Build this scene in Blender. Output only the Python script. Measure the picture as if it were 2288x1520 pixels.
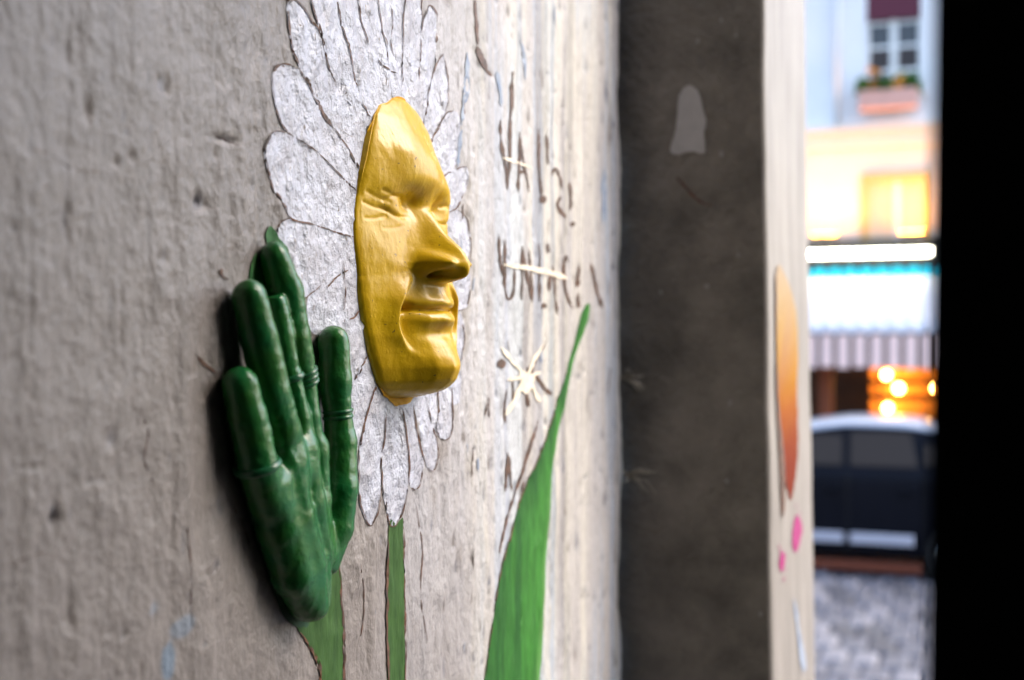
import bpy, bmesh, math
import numpy as np
from mathutils import Vector, Matrix, geometry

for o in list(bpy.data.objects):
    bpy.data.objects.remove(o)
S = bpy.context.scene
COL = S.collection

# ------------------------------------------------------------------ camera
F = 2700.0                       # focal length in photo pixels (2288 wide)
YAW = math.radians(20)           # view turned 20 degrees towards the painted wall
EYE = np.array([0.0, -0.35, 2.5])
FWD = np.array([math.cos(YAW), math.sin(YAW), 0.0])
RGT = np.array([math.sin(YAW), -math.cos(YAW), 0.0])
cam_d = bpy.data.cameras.new('camera')
cam_d.sensor_width = 36
cam_d.lens = F / 2288 * 36
cam_d.clip_start = 0.02
cam_d.clip_end = 500
cam_d.dof.use_dof = True
cam_d.dof.focus_distance = 0.765
cam_d.dof.aperture_fstop = 5.2
cam = bpy.data.objects.new('camera', cam_d)
COL.objects.link(cam)
cam.location = EYE
cam.rotation_euler = (math.pi / 2, 0, -math.pi / 2 + YAW)
S.camera = cam

# ------------------------------------------------------------------ sky, sun, exposure
SUN_EL, SUN_AZ = math.radians(46), math.radians(156)     # azimuth clockwise from +Y
w = bpy.data.worlds.new('World')
S.world = w
w.use_nodes = True
nt = w.node_tree
sky = nt.nodes.new('ShaderNodeTexSky')
sky.sky_type = 'NISHITA'
sky.sun_disc = False
sky.sun_elevation = SUN_EL
sky.sun_rotation = SUN_AZ
sky.dust_density = 3.0
nt.links.new(sky.outputs[0], nt.nodes['Background'].inputs[0])
nt.nodes['Background'].inputs[1].default_value = 0.15
sun_d = bpy.data.lights.new('sun', 'SUN')
sun_d.energy = 0.55
sun_d.angle = math.radians(34)
sun_d.color = (1.0, 0.89, 0.75)
sun = bpy.data.objects.new('sun', sun_d)
COL.objects.link(sun)
SUN_DIR = Vector((math.sin(SUN_AZ) * math.cos(SUN_EL), math.cos(SUN_AZ) * math.cos(SUN_EL), math.sin(SUN_EL)))
sun.rotation_euler = SUN_DIR.to_track_quat('Z', 'Y').to_euler()
sun.location = (3, -3, 8)
S.view_settings.view_transform = 'Standard'
S.view_settings.look = 'None'
S.view_settings.gamma = 1
S.view_settings.exposure = 2.15
S.cycles.use_denoising = True
S.cycles.max_bounces = 8

# ------------------------------------------------------------------ helpers: noise
rng = np.random.default_rng(11)
T2 = rng.random((256, 256))
T3 = rng.random((64, 64, 64))


def vn(x, y):
    xi, yi = np.floor(x).astype(int), np.floor(y).astype(int)
    fx, fy = x - xi, y - yi
    fx = fx * fx * fx * (fx * (fx * 6 - 15) + 10)
    fy = fy * fy * fy * (fy * (fy * 6 - 15) + 10)
    x0, x1, y0, y1 = xi & 255, (xi + 1) & 255, yi & 255, (yi + 1) & 255
    a = T2[x0, y0] * (1 - fx) + T2[x1, y0] * fx
    b = T2[x0, y1] * (1 - fx) + T2[x1, y1] * fx
    return (a * (1 - fy) + b * fy) * 2 - 1


def fbm(x, y, n=4, g=0.5):
    r, a, t = 0, 1.0, 0
    for k in range(n):
        r = r + a * vn(x * 2 ** k + 37.3 * k, y * 2 ** k + 11.7 * k)
        t += a
        a *= g
    return r / t


def vn3(p):
    i = np.floor(p).astype(int)
    f = p - i
    f = f * f * (3 - 2 * f)
    r = 0
    for dx in (0, 1):
        for dy in (0, 1):
            for dz in (0, 1):
                wgt = (f[:, 0] if dx else 1 - f[:, 0]) * (f[:, 1] if dy else 1 - f[:, 1]) * (f[:, 2] if dz else 1 - f[:, 2])
                r = r + wgt * T3[(i[:, 0] + dx) & 63, (i[:, 1] + dy) & 63, (i[:, 2] + dz) & 63]
    return r * 2 - 1


def sstep(a, b, x):
    t = np.clip((x - a) / (b - a), 0, 1)
    return t * t * (3 - 2 * t)


# ------------------------------------------------------------------ helpers: where a point of the photo lies
def ray(px, py):
    return FWD + RGT * (px - 1144) / F + np.array([0, 0, 1.0]) * (760 - py) / F


def on_wall(px, py, out=0.0):
    """point at distance `out` in front of the painted wall (plane y = 0)"""
    d = ray(px, py)
    return EYE + d * ((-out - EYE[1]) / d[1])


def at_x(px, py, X):
    d = ray(px, py)
    return EYE + d * ((X - EYE[0]) / d[0])


# ------------------------------------------------------------------ helpers: objects
def mat(name, color, rough=0.5, spec=0.5, var=0.0, vscale=20, bump=0.0, bscale=200, bdist=0.001,
        stretch=(1, 1, 1), attr=None, metallic=0.0, coat=0.0, emit=None, estr=0.0, tint=None, specks=0.0):
    m = bpy.data.materials.new(name)
    m.use_nodes = True
    n, l = m.node_tree.nodes, m.node_tree.links
    b = n['Principled BSDF']
    b.inputs['Base Color'].default_value = (*color, 1)
    b.inputs['Roughness'].default_value = rough
    b.inputs['Specular IOR Level'].default_value = spec
    b.inputs['Metallic'].default_value = metallic
    b.inputs['Coat Weight'].default_value = coat
    b.inputs['Coat Roughness'].default_value = 0.16
    if emit:
        b.inputs['Emission Color'].default_value = (*emit, 1)
        b.inputs['Emission Strength'].default_value = estr
    tc = n.new('ShaderNodeTexCoord')
    mp = n.new('ShaderNodeMapping')
    mp.inputs['Scale'].default_value = stretch
    l.new(tc.outputs['Object'], mp.inputs['Vector'])
    src = None
    if attr:
        a = n.new('ShaderNodeAttribute')
        a.attribute_name = attr
        src = a.outputs['Color']
    if var > 0:
        no = n.new('ShaderNodeTexNoise')
        no.inputs['Scale'].default_value = vscale
        no.inputs['Detail'].default_value = 6
        no.inputs['Roughness'].default_value = 0.65
        l.new(mp.outputs[0], no.inputs['Vector'])
        cr = n.new('ShaderNodeValToRGB')
        t2 = tint or tuple(c * (1 - var) for c in color)
        cr.color_ramp.elements[0].position = 0.3
        cr.color_ramp.elements[1].position = 0.7
        if src is None:
            cr.color_ramp.elements[0].color = (*t2, 1)
            cr.color_ramp.elements[1].color = (*color, 1)
            src = cr.outputs[0]
        else:
            cr.color_ramp.elements[0].color = (1 - var,) * 3 + (1,)
            cr.color_ramp.elements[1].color = (1, 1, 1, 1)
            mx = n.new('ShaderNodeMix')
            mx.data_type = 'RGBA'
            mx.blend_type = 'MULTIPLY'
            mx.inputs['Factor'].default_value = 1
            l.new(src, mx.inputs[6])
            l.new(cr.outputs[0], mx.inputs[7])
            src = mx.outputs[2]
        l.new(no.outputs['Fac'], cr.inputs[0])
        rr = n.new('ShaderNodeMapRange')
        rr.inputs['To Min'].default_value = rough * 1.2
        rr.inputs['To Max'].default_value = rough * 0.8
        l.new(no.outputs['Fac'], rr.inputs[0])
        l.new(rr.outputs[0], b.inputs['Roughness'])
    if specks > 0:      # sparse dust and chips in the paint
        n3 = n.new('ShaderNodeTexNoise')
        n3.inputs['Scale'].default_value = 330
        n3.inputs['Detail'].default_value = 2
        l.new(tc.outputs['Object'], n3.inputs['Vector'])
        mr = n.new('ShaderNodeMapRange')
        mr.inputs['From Min'].default_value = .71
        mr.inputs['From Max'].default_value = .75
        mr.inputs['To Max'].default_value = specks
        l.new(n3.outputs['Fac'], mr.inputs[0])
        mk = n.new('ShaderNodeMix')
        mk.data_type = 'RGBA'
        l.new(mr.outputs[0], mk.inputs['Factor'])
        l.new(src, mk.inputs[6])
        mk.inputs[7].default_value = (.03, .03, .03, 1)
        src = mk.outputs[2]
    if src is not None:
        l.new(src, b.inputs['Base Color'])
    if bump > 0:
        no2 = n.new('ShaderNodeTexNoise')
        no2.inputs['Scale'].default_value = bscale
        no2.inputs['Detail'].default_value = 5
        no2.inputs['Roughness'].default_value = 0.6
        l.new(mp.outputs[0], no2.inputs['Vector'])
        bp = n.new('ShaderNodeBump')
        bp.inputs['Strength'].default_value = bump
        bp.inputs['Distance'].default_value = bdist
        l.new(no2.outputs['Fac'], bp.inputs['Height'])
        l.new(bp.outputs[0], b.inputs['Normal'])
    return m


def link(name, me, m=None, parent=None, smooth=True):
    o = bpy.data.objects.new(name, me)
    COL.objects.link(o)
    for mm in (m if isinstance(m, (list, tuple)) else [m] if m else []):
        if mm.name not in [x.name for x in me.materials if x]:
            me.materials.append(mm)
    if smooth and len(me.polygons):
        me.polygons.foreach_set('use_smooth', np.ones(len(me.polygons), bool))
    if parent:
        o.parent = parent
        o.matrix_parent_inverse = parent.matrix_world.inverted()
    return o


def pydata(name, v, f, m=None, parent=None, smooth=True, col=None):
    me = bpy.data.meshes.new(name)
    v = np.asarray(v, float)
    if isinstance(f, np.ndarray):
        k = f.shape[1]
        me.vertices.add(len(v))
        me.vertices.foreach_set('co', v.ravel())
        me.loops.add(f.size)
        me.loops.foreach_set('vertex_index', f.ravel().astype(np.int32))
        me.polygons.add(len(f))
        me.polygons.foreach_set('loop_start', np.arange(0, f.size, k, dtype=np.int32))
        me.polygons.foreach_set('loop_total', np.full(len(f), k, np.int32))
        me.update(calc_edges=True)
        me.validate()
    else:
        me.from_pydata(v.tolist(), [], f)
    if col is not None:
        a = me.attributes.new('Col', 'FLOAT_COLOR', 'POINT')
        a.data.foreach_set('color', np.c_[col, np.ones(len(col))].ravel().astype(np.float32))
    return link(name, me, m, parent, smooth)


def empty(name, loc, label=None, cat=None, group=None):
    o = bpy.data.objects.new(name, None)
    o.empty_display_size = 0.1
    o.location = loc
    COL.objects.link(o)
    bpy.context.view_layer.update()
    return tag(o, label, cat, group)


def tag(o, label=None, cat=None, group=None, kind=None):
    for k, v in (('label', label), ('category', cat), ('group', group), ('kind', kind)):
        if v:
            o[k] = v
    return o


def box(name, lo, hi, m, parent=None, bev=0.0, seg=2):
    bm = bmesh.new()
    bmesh.ops.create_cube(bm, size=1)
    lo, hi = Vector(lo), Vector(hi)
    for v in bm.verts:
        v.co = Vector(((lo[i] + hi[i]) / 2 + v.co[i] * (hi[i] - lo[i])) for i in range(3))
    if bev > 0:
        bmesh.ops.bevel(bm, geom=bm.edges[:], offset=bev, segments=seg, affect='EDGES', profile=0.6)
    me = bpy.data.meshes.new(name)
    bm.to_mesh(me)
    bm.free()
    return link(name, me, m, parent, smooth=False)


def tube(name, pts, r, m, parent=None, n=10, closed=False):
    """round bar along points; r one radius or one per point"""
    pts = [np.asarray(p, float) for p in pts]
    N = len(pts)
    rs = [r] * N if np.isscalar(r) else list(r)
    v, f = [], []
    for i, p in enumerate(pts):
        a = pts[(i - 1) % N] if closed or i > 0 else pts[i]
        b = pts[(i + 1) % N] if closed or i < N - 1 else pts[i]
        t = b - a
        t /= np.linalg.norm(t) + 1e-12
        up = np.array([0, 0, 1.0]) if abs(t[2]) < 0.9 else np.array([1.0, 0, 0])
        s = np.cross(t, up)
        s /= np.linalg.norm(s)
        q = np.cross(s, t)
        for k in range(n):
            g = 2 * math.pi * k / n
            v.append(p + rs[i] * (math.cos(g) * s + math.sin(g) * q))
    for i in range(N if closed else N - 1):
        for k in range(n):
            i2 = (i + 1) % N
            f.append((i * n + k, i * n + (k + 1) % n, i2 * n + (k + 1) % n, i2 * n + k))
    if not closed:
        f.append(tuple(range(n))[::-1])
        f.append(tuple((N - 1) * n + k for k in range(n)))
    return pydata(name, v, f, m, parent)


def catmull(P, n=8, closed=False):
    P = [np.asarray(p, float) for p in P]
    N = len(P)
    out = []
    for i in range(N if closed else N - 1):
        p1, p2 = P[i], P[(i + 1) % N]
        p0 = P[i - 1] if (closed or i > 0) else 2 * p1 - p2
        p3 = P[(i + 2) % N] if (closed or i < N - 2) else 2 * p2 - p1
        for k in range(n):
            t = k / n
            out.append(0.5 * (2 * p1 + (p2 - p0) * t + (2 * p0 - 5 * p1 + 4 * p2 - p3) * t * t + (3 * p1 - p0 - 3 * p2 + p3) * t ** 3))
    if not closed:
        out.append(P[-1])
    return np.array(out)


# ------------------------------------------------------------------ the painted wall (plane y = 0, facing -Y)
XW1 = 1.322
DENTS = []   # x, z, sx, sz, depth, darkness


def dent_px(px, py, wpx, hpx, depth, dark):
    p = on_wall(px, py)
    q = on_wall(px + wpx, py)
    r = on_wall(px, py + hpx)
    DENTS.append((p[0], p[2], abs(q[0] - p[0]), abs(r[2] - p[2]), depth, dark))


for a in [(195, 245, 11, 42, .0016, .5), (365, 195, 13, 24, .002, .6), (445, 458, 16, 18, .0024, .75), (115, 1160, 12, 26, .002, .8),
          (155, 1390, 9, 34, .0014, .5), (500, 315, 26, 7, .0016, .4), (145, 500, 8, 30, .0012, .4), (140, 620, 8, 26, .001, .35),
          (260, 365, 6, 14, .001, .4), (290, 350, 6, 14, .001, .4), (352, 578, 7, 8, .001, .5), (425, 825, 7, 18, .0014, .6),
          (290, 915, 5, 14, .001, .4), (245, 985, 12, 20, .0012, .4), (210, 1075, 34, 5, .0008, .25), (70, 1045, 30, 5, .0008, .25),
          (400, 1225, 6, 34, .0009, .4), (455, 1285, 22, 4, .0007, .3), (490, 1145, 7, 14, .0009, .4), (450, 1440, 6, 9, .001, .5),
          (540, 20, 16, 16, .001, .3), (120, 100, 10, 14, .001, .3), (275, 1420, 6, 8, .001, .5), (240, 1415, 9, 9, .001, .4),
          (760, 90, 8, 12, .001, .6), (717, 22, 8, 14, .0012, .5), (755, 205, 7, 18, .0014, .8), (700, 215, 9, 26, .0014, .5),
          (975, 340, 4, 18, .001, .8), (690, 345, 5, 10, .001, .5), (670, 445, 5, 12, .0012, .4), (1060, 390, 5, 14, .001, .7),
          (1070, 140, 6, 26, .001, .8), (1095, 165, 7, 12, .001, .6), (1130, 580, 5, 8, .001, .6), (1352, 215, 8, 34, .001, .8),
          (1362, 300, 7, 60, .001, .7), (1135, 30, 6, 20, .0008, .7), (1160, 40, 6, 26, .0008, .6), (1307, 155, 6, 18, .0008, .5),
          (1010, 1215, 4, 22, .0006, .8), (1285, 1470, 4, 20, .0006, .7), (1350, 1120, 5, 18, .0006, .5), (1325, 880, 5, 6, .0006, .6),
          (1370, 600, 10, 10, .001, .7), (1270, 1125, 4, 6, .0005, .5), (156, 120, 5, 130, .0009, .3), (149, 500, 5, 190, .0009, .25), (60, 700, 6, 150, .0007, .15), (330, 560, 4, 120, .0007, .2), (420, 1380, 4, 90, .0007, .3), (270, 760, 4, 110, .0006, .15), (480, 180, 4, 110, .0007, .2), (560, 330, 3, 80, .0005, .2), (1300, 1335, 4, 5, .0005, .5)]:
    dent_px(*a)
for k in range(560):
    px, py = rng.uniform(0, 1385), rng.uniform(-40, 1560)
    if rng.random() < 0.68:
        px = rng.uniform(980, 1385)
    s = rng.uniform(0.5, 1.0) ** 2
    dent_px(px, py, 2 + 3.5 * s, rng.uniform(4, 22) * (0.5 + s), rng.uniform(.0003, .0011) * s, rng.uniform(0.1, 0.85) ** 1.5)
DENTS = np.array(DENTS)


def relief(x, z):
    """height of the plaster in front of y = 0, metres"""
    sh = x.shape
    x, z = x.ravel(), z.ravel()
    wx = x + 0.012 * fbm(x * 9, z * 5 + 3, 2)
    h = 0.0022 * fbm(wx * 16 + 5, z * 9 + 2, 4, 0.55)
    h += 0.0007 * fbm(wx * 44 + 9, z * 30 + 1, 4, 0.5)
    rid = 1 - np.abs(fbm(wx * 34 + 4, z * 14 + 8, 3))
    h += 0.0022 * np.clip(rid - 0.72, 0, 1)
    h += .00025 * fbm(x * 230, z * 50, 3, 0.6) + .00022 * fbm(x * 120 + 4, z * 90 + 7, 3, .6)
    h += .0045 * np.clip(fbm(wx * 30 + 8, z * 5 + 3, 3, .5) - .22, 0, 1)
    h += .0030 * np.clip(fbm(wx * 21 + 1, z * 13 + 6, 4, .6) - .25, 0, 1)
    fl = np.exp(-(((x - 0.72) / 0.2) ** 2 + ((z - 2.56) / 0.2) ** 2))
    g = fbm(x * 130 + 3, z * 75 + 5, 3, .6)
    h += fl * 0.0042 * np.clip(g - 0.20, 0, 1)
    for (cx, cz, sx, sz, d, _) in DENTS:
        k = np.nonzero((np.abs(x - cx) < 2.6 * sx) & (np.abs(z - cz) < 2.6 * sz))[0]
        if len(k):
            ux, uz = (x[k] - cx) / sx, (z[k] - cz) / sz
            q = np.exp(-ux ** 2 - np.where(uz < 0, (uz * 1.6) ** 2, (uz * 0.75) ** 2))
            h[k] += -d * q * (1 + .8 * vn(x[k] * 420, z[k] * 160))
    # the plaster breaks off towards the pilaster
    e = XW1 - 0.012 - 0.012 * fbm(z * 14, z * 0 + 3, 4)
    h -= 0.05 * np.clip((x - e) / 0.02, 0, 1) ** 1.4
    return h.reshape(sh)


def wall_colour(x, z):
    n1 = fbm(x * 7 + 1, z * 3 + 4, 4)[:, None]
    n2 = fbm(x * 60, z * 5 + 9, 4, .6)[:, None]
    n3 = fbm(x * 130 + 7, z * 40, 3)[:, None]
    base = np.array([.255, .229, .217]) * (1 + 0.20 * n1 + 0.05 * n2 + 0.07 * n3)
    # brushed cream, white and pale blue coats near the street
    st = fbm(x * 34 + 2, z * 1.1 + 7, 4, .6)[:, None]
    st2 = fbm(x * 46 + 8, z * 1.6 + 1, 3, .6)[:, None]
    right = sstep(0.82, 0.95, x + 0.03 * n1[:, 0])[:, None]
    cream, pale, grey = np.array([.62, .60, .55]), np.array([.53, .60, .67]), np.array([.45, .435, .445])
    coat = grey + (cream - grey) * sstep(-.15, .25, st) + (pale - cream) * sstep(0.0, .35, st2) * .8
    c = base * (1 - right * .85) + coat * right * .85
    c = c * (1 - .28 * sstep(.12, .45, fbm(x * 26 + 5, z * 1.7 + 2, 4, .6))[:, None])
    # thin white wash round the flower, running out towards the street
    wx_, wz_ = (x - .80) / .16, (z - 2.56) / .30
    wash = np.exp(-wx_ ** 2 - wz_ ** 2) * sstep(.66, .78, x) * sstep(-.55, .25, fbm(x * 26 + 3, z * 14 + 2, 4, .6))
    c = c * (1 - .75 * wash[:, None]) + np.array([.58, .59, .65]) * .75 * wash[:, None]
    # worn grain
    c *= 1 - .16 * np.clip(fbm(x * 150, z * 70 + 3, 3)[:, None] - .25, 0, 1)
    for (cx, cz, sx, sz, d, dk) in DENTS:
        k = np.nonzero((np.abs(x - cx) < 2 * sx) & (np.abs(z - cz) < 2 * sz))[0]
        if len(k):
            ux, uz = (x[k] - cx) / sx, (z[k] - cz) / sz
            wv = dk * 0.85 * np.clip(1.5 * np.exp(-1.6 * ux ** 2 - np.where(uz < 0, (uz * 1.8) ** 2, (uz * .8) ** 2)) - .25, 0, 1)[:, None]
            tgt = np.array([.09, .10, .14]) if (cx * 977) % 1 < .6 else np.array([.10, .075, .06])
            c[k] = c[k] * (1 - wv) + tgt * wv
    for (px, py, rx, rz, cc) in [(400, 1400, .010, .006, (.22, .30, .40)), (375, 1475, .006, .010, (.16, .28, .42)), (335, 1360, .006, .004, (.28, .33, .40))]:
        p = on_wall(px, py)
        q = np.exp(-((x - p[0]) / rx) ** 2 - ((z - p[2]) / rz) ** 2) * (0.7 + .8 * fbm(x * 90, z * 90, 3))
        q = sstep(.25, .6, q)[:, None] * .6
        c = c * (1 - q) + np.array(cc) * q
    return np.clip(c, .02, .85)


xs = np.r_[np.arange(-0.9, 0.32, 0.04), np.arange(0.32, XW1, 0.00145), XW1 + 0.002]
zs = np.r_[np.arange(0.0, 2.08, 0.06), np.arange(2.08, 2.94, 0.0014), np.arange(2.96, 4.4, 0.06), 4.4]
gx, gz = np.meshgrid(xs, zs, indexing='ij')
hh = relief(gx, gz)
V = np.c_[gx.ravel(), -hh.ravel(), gz.ravel()]
idx = np.arange(gx.size).reshape(gx.shape)
Q = np.stack([idx[:-1, :-1], idx[1:, :-1], idx[1:, 1:], idx[:-1, 1:]], -1).reshape(-1, 4)
M_wall = mat('plaster_paint', (.5, .45, .4), rough=.40, spec=.5, attr='Col', var=.24, vscale=150, bump=.7, bscale=230, bdist=.0022, stretch=(1, 1, .7))
wall = pydata('plaster_wall', V, Q, M_wall, col=wall_colour(gx.ravel(), gz.ravel()))
tag(wall, 'lumpy grey-beige painted plaster wall carrying the yellow face and green hand', 'wall')

# ------------------------------------------------------------------ paint films lying on the wall relief
WALL_Y = lambda x, z: -relief(x, z)


def film_fill(name, poly, m, parent, off=.0005, step=.0024, colf=None, surf=WALL_Y):
    """paint film filling a closed outline given in wall coordinates (x, z)"""
    poly = np.asarray(poly)
    lo, hi = poly.min(0), poly.max(0)
    ax, az = np.meshgrid(np.arange(lo[0], hi[0], step), np.arange(lo[1], hi[1], step))
    P = np.c_[ax.ravel(), az.ravel()] + rng.uniform(-.25, .25, (ax.size, 2)) * step
    ins = np.zeros(len(P), bool)
    dmin = np.full(len(P), 9.)
    for i in range(len(poly)):
        a, b = poly[i], poly[(i + 1) % len(poly)]
        c = (a[1] > P[:, 1]) != (b[1] > P[:, 1])
        xx = (b[0] - a[0]) * (P[:, 1] - a[1]) / (b[1] - a[1] + 1e-12) + a[0]
        ins ^= c & (P[:, 0] < xx)
        ab = b - a
        t = np.clip(((P - a) @ ab) / (ab @ ab + 1e-12), 0, 1)
        dmin = np.minimum(dmin, np.linalg.norm(P - a - t[:, None] * ab, axis=1))
    P = P[ins & (dmin > step * .45)]
    pts = [Vector(p) for p in poly] + [Vector(p) for p in P]
    r = geometry.delaunay_2d_cdt(pts, [], [list(range(len(poly)))], 1, 1e-6)
    vv = np.array([tuple(p) for p in r[0]])
    ff = [f for f in r[2]]
    y = surf(vv[:, 0], vv[:, 1]) - off
    # faces towards -Y
    out = []
    for f in ff:
        a, b, c = vv[f[0]], vv[f[1]], vv[f[2]]
        out.append(f if (b[0] - a[0]) * (c[1] - a[1]) - (b[1] - a[1]) * (c[0] - a[0]) > 0 else f[::-1])
    col = colf(vv[:, 0], vv[:, 1]) if colf else None
    return pydata(name, np.c_[vv[:, 0], y, vv[:, 1]], np.array(out), m, parent, col=col)


def film_line(name, pts, width, m, parent, off=.00085, wear=.0012, seed=0., surf=WALL_Y, taper=True):
    """brush line along photo points, laid on the wall; where `wear` pulls it under the surface the line is worn away"""
    C = catmull(pts, 8) if len(pts) > 2 else np.array(pts, float)
    d = np.r_[0, np.cumsum(np.linalg.norm(np.diff(C, axis=0), axis=1))]
    n = max(4, int(d[-1] / 2.5))
    t = np.linspace(0, d[-1], n)
    C = np.c_[np.interp(t, d, C[:, 0]), np.interp(t, d, C[:, 1])]
    T = np.gradient(C, axis=0)
    T /= np.linalg.norm(T, axis=1)[:, None] + 1e-12
    Nn = np.c_[-T[:, 1], T[:, 0]]
    C = C + Nn * (1.3 * fbm(t * .035 + seed, t * 0 + seed * 3, 2))[:, None]
    wd = width * (1 + .7 * fbm(t * .05 + seed * 7, t * 0 + 5, 3))
    if taper:
        wd = wd * np.clip(np.minimum(t, d[-1] - t) / (d[-1] * .12 + 1e-6), .35, 1)
    ks = np.linspace(-.5, .5, 4)
    P = (C[:, None, :] + Nn[:, None, :] * (wd[:, None, None] * ks[None, :, None])).reshape(-1, 2)
    W = np.array([on_wall(*p) for p in P])
    tt = np.repeat(t, 4)
    y = surf(W[:, 0], W[:, 2]) - off + wear * np.clip(fbm(tt * .03 + seed * 5, P[:, 0] * .2, 3) - .12, 0, 1) * 2
    i = np.arange(n * 4).reshape(n, 4)
    q = np.stack([i[:-1, :-1], i[1:, :-1], i[1:, 1:], i[:-1, 1:]], -1).reshape(-1, 4)
    return pydata(name, np.c_[W[:, 0], y, W[:, 2]], q, m, parent)


def W2(pts, n=7, closed=False, smooth=True):
    P = catmull(pts, n, closed) if smooth and len(pts) > 2 else np.array(pts, float)
    return np.array([[on_wall(*p)[0], on_wall(*p)[2]] for p in P])


M_petal = mat('petal_paint', (.58, .62, .75), rough=.17, spec=.75, var=.5, vscale=38, bump=1.0, bscale=120, bdist=.0042, stretch=(1, 1, .8), tint=(.35, .35, .40))
M_line = mat('outline_paint', (.018, .014, .014), rough=.55, var=.8, vscale=90, tint=(.15, .055, .02), bump=.3, bscale=500)
M_line2 = mat('lettering_paint', (.035, .022, .016), rough=.6, var=.7, vscale=70, tint=(.11, .045, .02), bump=.3, bscale=500)
M_blue = mat('blue_smear_paint', (.10, .15, .26), rough=.5, var=.6, vscale=80, tint=(.35, .40, .48), bump=.3)
M_cream = mat('cream_paint', (.82, .74, .60), rough=.4, var=.2, vscale=60, bump=.4, bscale=300)
M_leaf = mat('leaf_paint', (.10, .36, .10), rough=.42, var=.55, vscale=70, tint=(.035, .17, .04), bump=.5, bscale=300, stretch=(1, 1, .12))
M_stem = mat('stem_paint', (.055, .135, .03), rough=.6, spec=.2, var=.6, vscale=110, tint=(.02, .06, .012), bump=.5, bscale=300, stretch=(1, 1, .25))

fo = on_wall(885, 560)
flower = empty('painted_flower', (fo[0], 0, fo[2]), 'white daisy petals with brown outlines painted on the wall around the yellow face', 'painting')
PETALS = [
    [(639, 7), (641, 40), (650, 99), (665, 151), (700, 205), (760, 290), (830, 320), (800, 250), (751, 193), (729, 147), (707, 77), (700, 59), (678, 22), (659, 4)],
    [(689, -60), (695, 10), (707, 70), (722, 121), (751, 193), (800, 262), (840, 300), (823, 262), (796, 206), (777, 133), (764, 74), (746, 0), (738, -60)],
    [(738, -60), (746, 0), (764, 74), (777, 133), (796, 206), (823, 262), (850, 300), (858, 220), (830, 150), (814, 85), (796, 0), (790, -60)],
    [(790, -60), (796, 0), (814, 85), (830, 150), (858, 220), (866, 250), (868, 190), (853, 88), (842, 0), (840, -60)],
    [(840, -60), (842, 0), (853, 88), (868, 190), (880, 250), (890, 250), (897, 140), (897, 0), (896, -60)],
    [(896, -60), (897, 0), (897, 140), (893, 250), (915, 270), (925, 240), (934, 170), (938, 74), (937, 0), (937, -60)],
    [(938, 74), (941, 40), (960, 13), (973, 30), (974, 80), (970, 150), (955, 215), (940, 290), (925, 320), (918, 270), (930, 200)],
    [(989, 120), (997, 136), (1002, 177), (1000, 221), (994, 256), (975, 292), (955, 345), (940, 350), (938, 300), (946, 262), (957, 215), (972, 155)],
    [(995, 256), (1017, 249), (1026, 280), (1028, 330), (1015, 375), (985, 402), (960, 430), (945, 390), (956, 339), (976, 293)],
    [(998, 385), (1020, 376), (1041, 372), (1046, 398), (1040, 430), (1017, 468), (990, 482), (960, 490), (960, 430), (983, 403)],
    [(990, 482), (1017, 468), (1031, 475), (1042, 493), (1048, 523), (1047, 560), (1030, 590), (990, 600), (960, 540)],
    [(990, 600), (1030, 592), (1046, 610), (1048, 650), (1044, 683), (1024, 694), (1000, 700), (960, 660)],
    [(1000, 700), (1024, 696), (1033, 715), (1036, 750), (1033, 790), (1022, 820), (1000, 830), (960, 760)],
    [(1000, 830), (1022, 822), (1030, 850), (1026, 890), (1012, 905), (990, 880), (960, 800)],
    [(988, 860), (1003, 872), (1009, 905), (1008, 945), (1005, 966), (996, 982), (987, 981), (974, 958), (979, 920), (975, 880), (970, 850)],
    [(940, 850), (968, 860), (982, 870), (978, 927), (974, 958), (978, 1000), (975, 1043), (966, 1053), (956, 1045), (944, 1015), (930, 940), (915, 870)],
    [(915, 850), (921, 919), (927, 956), (935, 992), (946, 1030), (942, 1063), (936, 1085), (924, 1095), (906, 1074), (903, 1024), (898, 979), (891, 911), (888, 850)],
    [(888, 850), (891, 911), (898, 979), (904, 1045), (904, 1090), (898, 1137), (886, 1166), (874, 1177), (864, 1163), (854, 1120), (848, 1075), (851, 1000), (856, 924), (858, 860)],
    [(858, 850), (856, 924), (850, 1010), (847, 1070), (843, 1120), (838, 1152), (825, 1175), (813, 1159), (802, 1129), (797, 1075), (798, 1020), (806, 960), (827, 885), (837, 850)],
    [(837, 850), (827, 885), (806, 960), (793, 1013), (782, 1000), (778, 920), (785, 858), (802, 822), (818, 795), (850, 800)],
    [(818, 795), (800, 825), (785, 858), (770, 850), (762, 790), (768, 735), (786, 711), (803, 694), (850, 720)],
    [(803, 694), (786, 711), (768, 735), (735, 745), (700, 745), (683, 700), (690, 655), (742, 625), (774, 604), (800, 600), (840, 650)],
    [(646, 488), (681, 497), (722, 510), (759, 523), (800, 533), (830, 560), (800, 598), (771, 606), (730, 635), (680, 664), (650, 650), (622, 590), (608, 530), (612, 507), (624, 491)],
    [(648, 304), (670, 317), (707, 342), (737, 372), (766, 401), (800, 440), (840, 500), (800, 533), (759, 522), (722, 509), (681, 496), (647, 487), (619, 449), (600, 416), (586, 375), (580, 345), (586, 317), (602, 296), (626, 295)],
    [(665, 158), (685, 188), (707, 236), (740, 284), (766, 320), (785, 354), (800, 385), (840, 440), (800, 438), (766, 400), (737, 371), (707, 341), (670, 316), (648, 303), (634, 291), (615, 258), (604, 221), (600, 190), (611, 160), (630, 144), (648, 147)],
    [(665, 156), (700, 206), (760, 292), (825, 330), (830, 400), (800, 384), (785, 353), (766, 319), (740, 283), (707, 235), (685, 187)],
]
for i, P in enumerate(PETALS):
    film_fill('petal', W2(P, 5, True), M_petal, flower, off=.00026 + .00004 * (i % 3))
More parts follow.
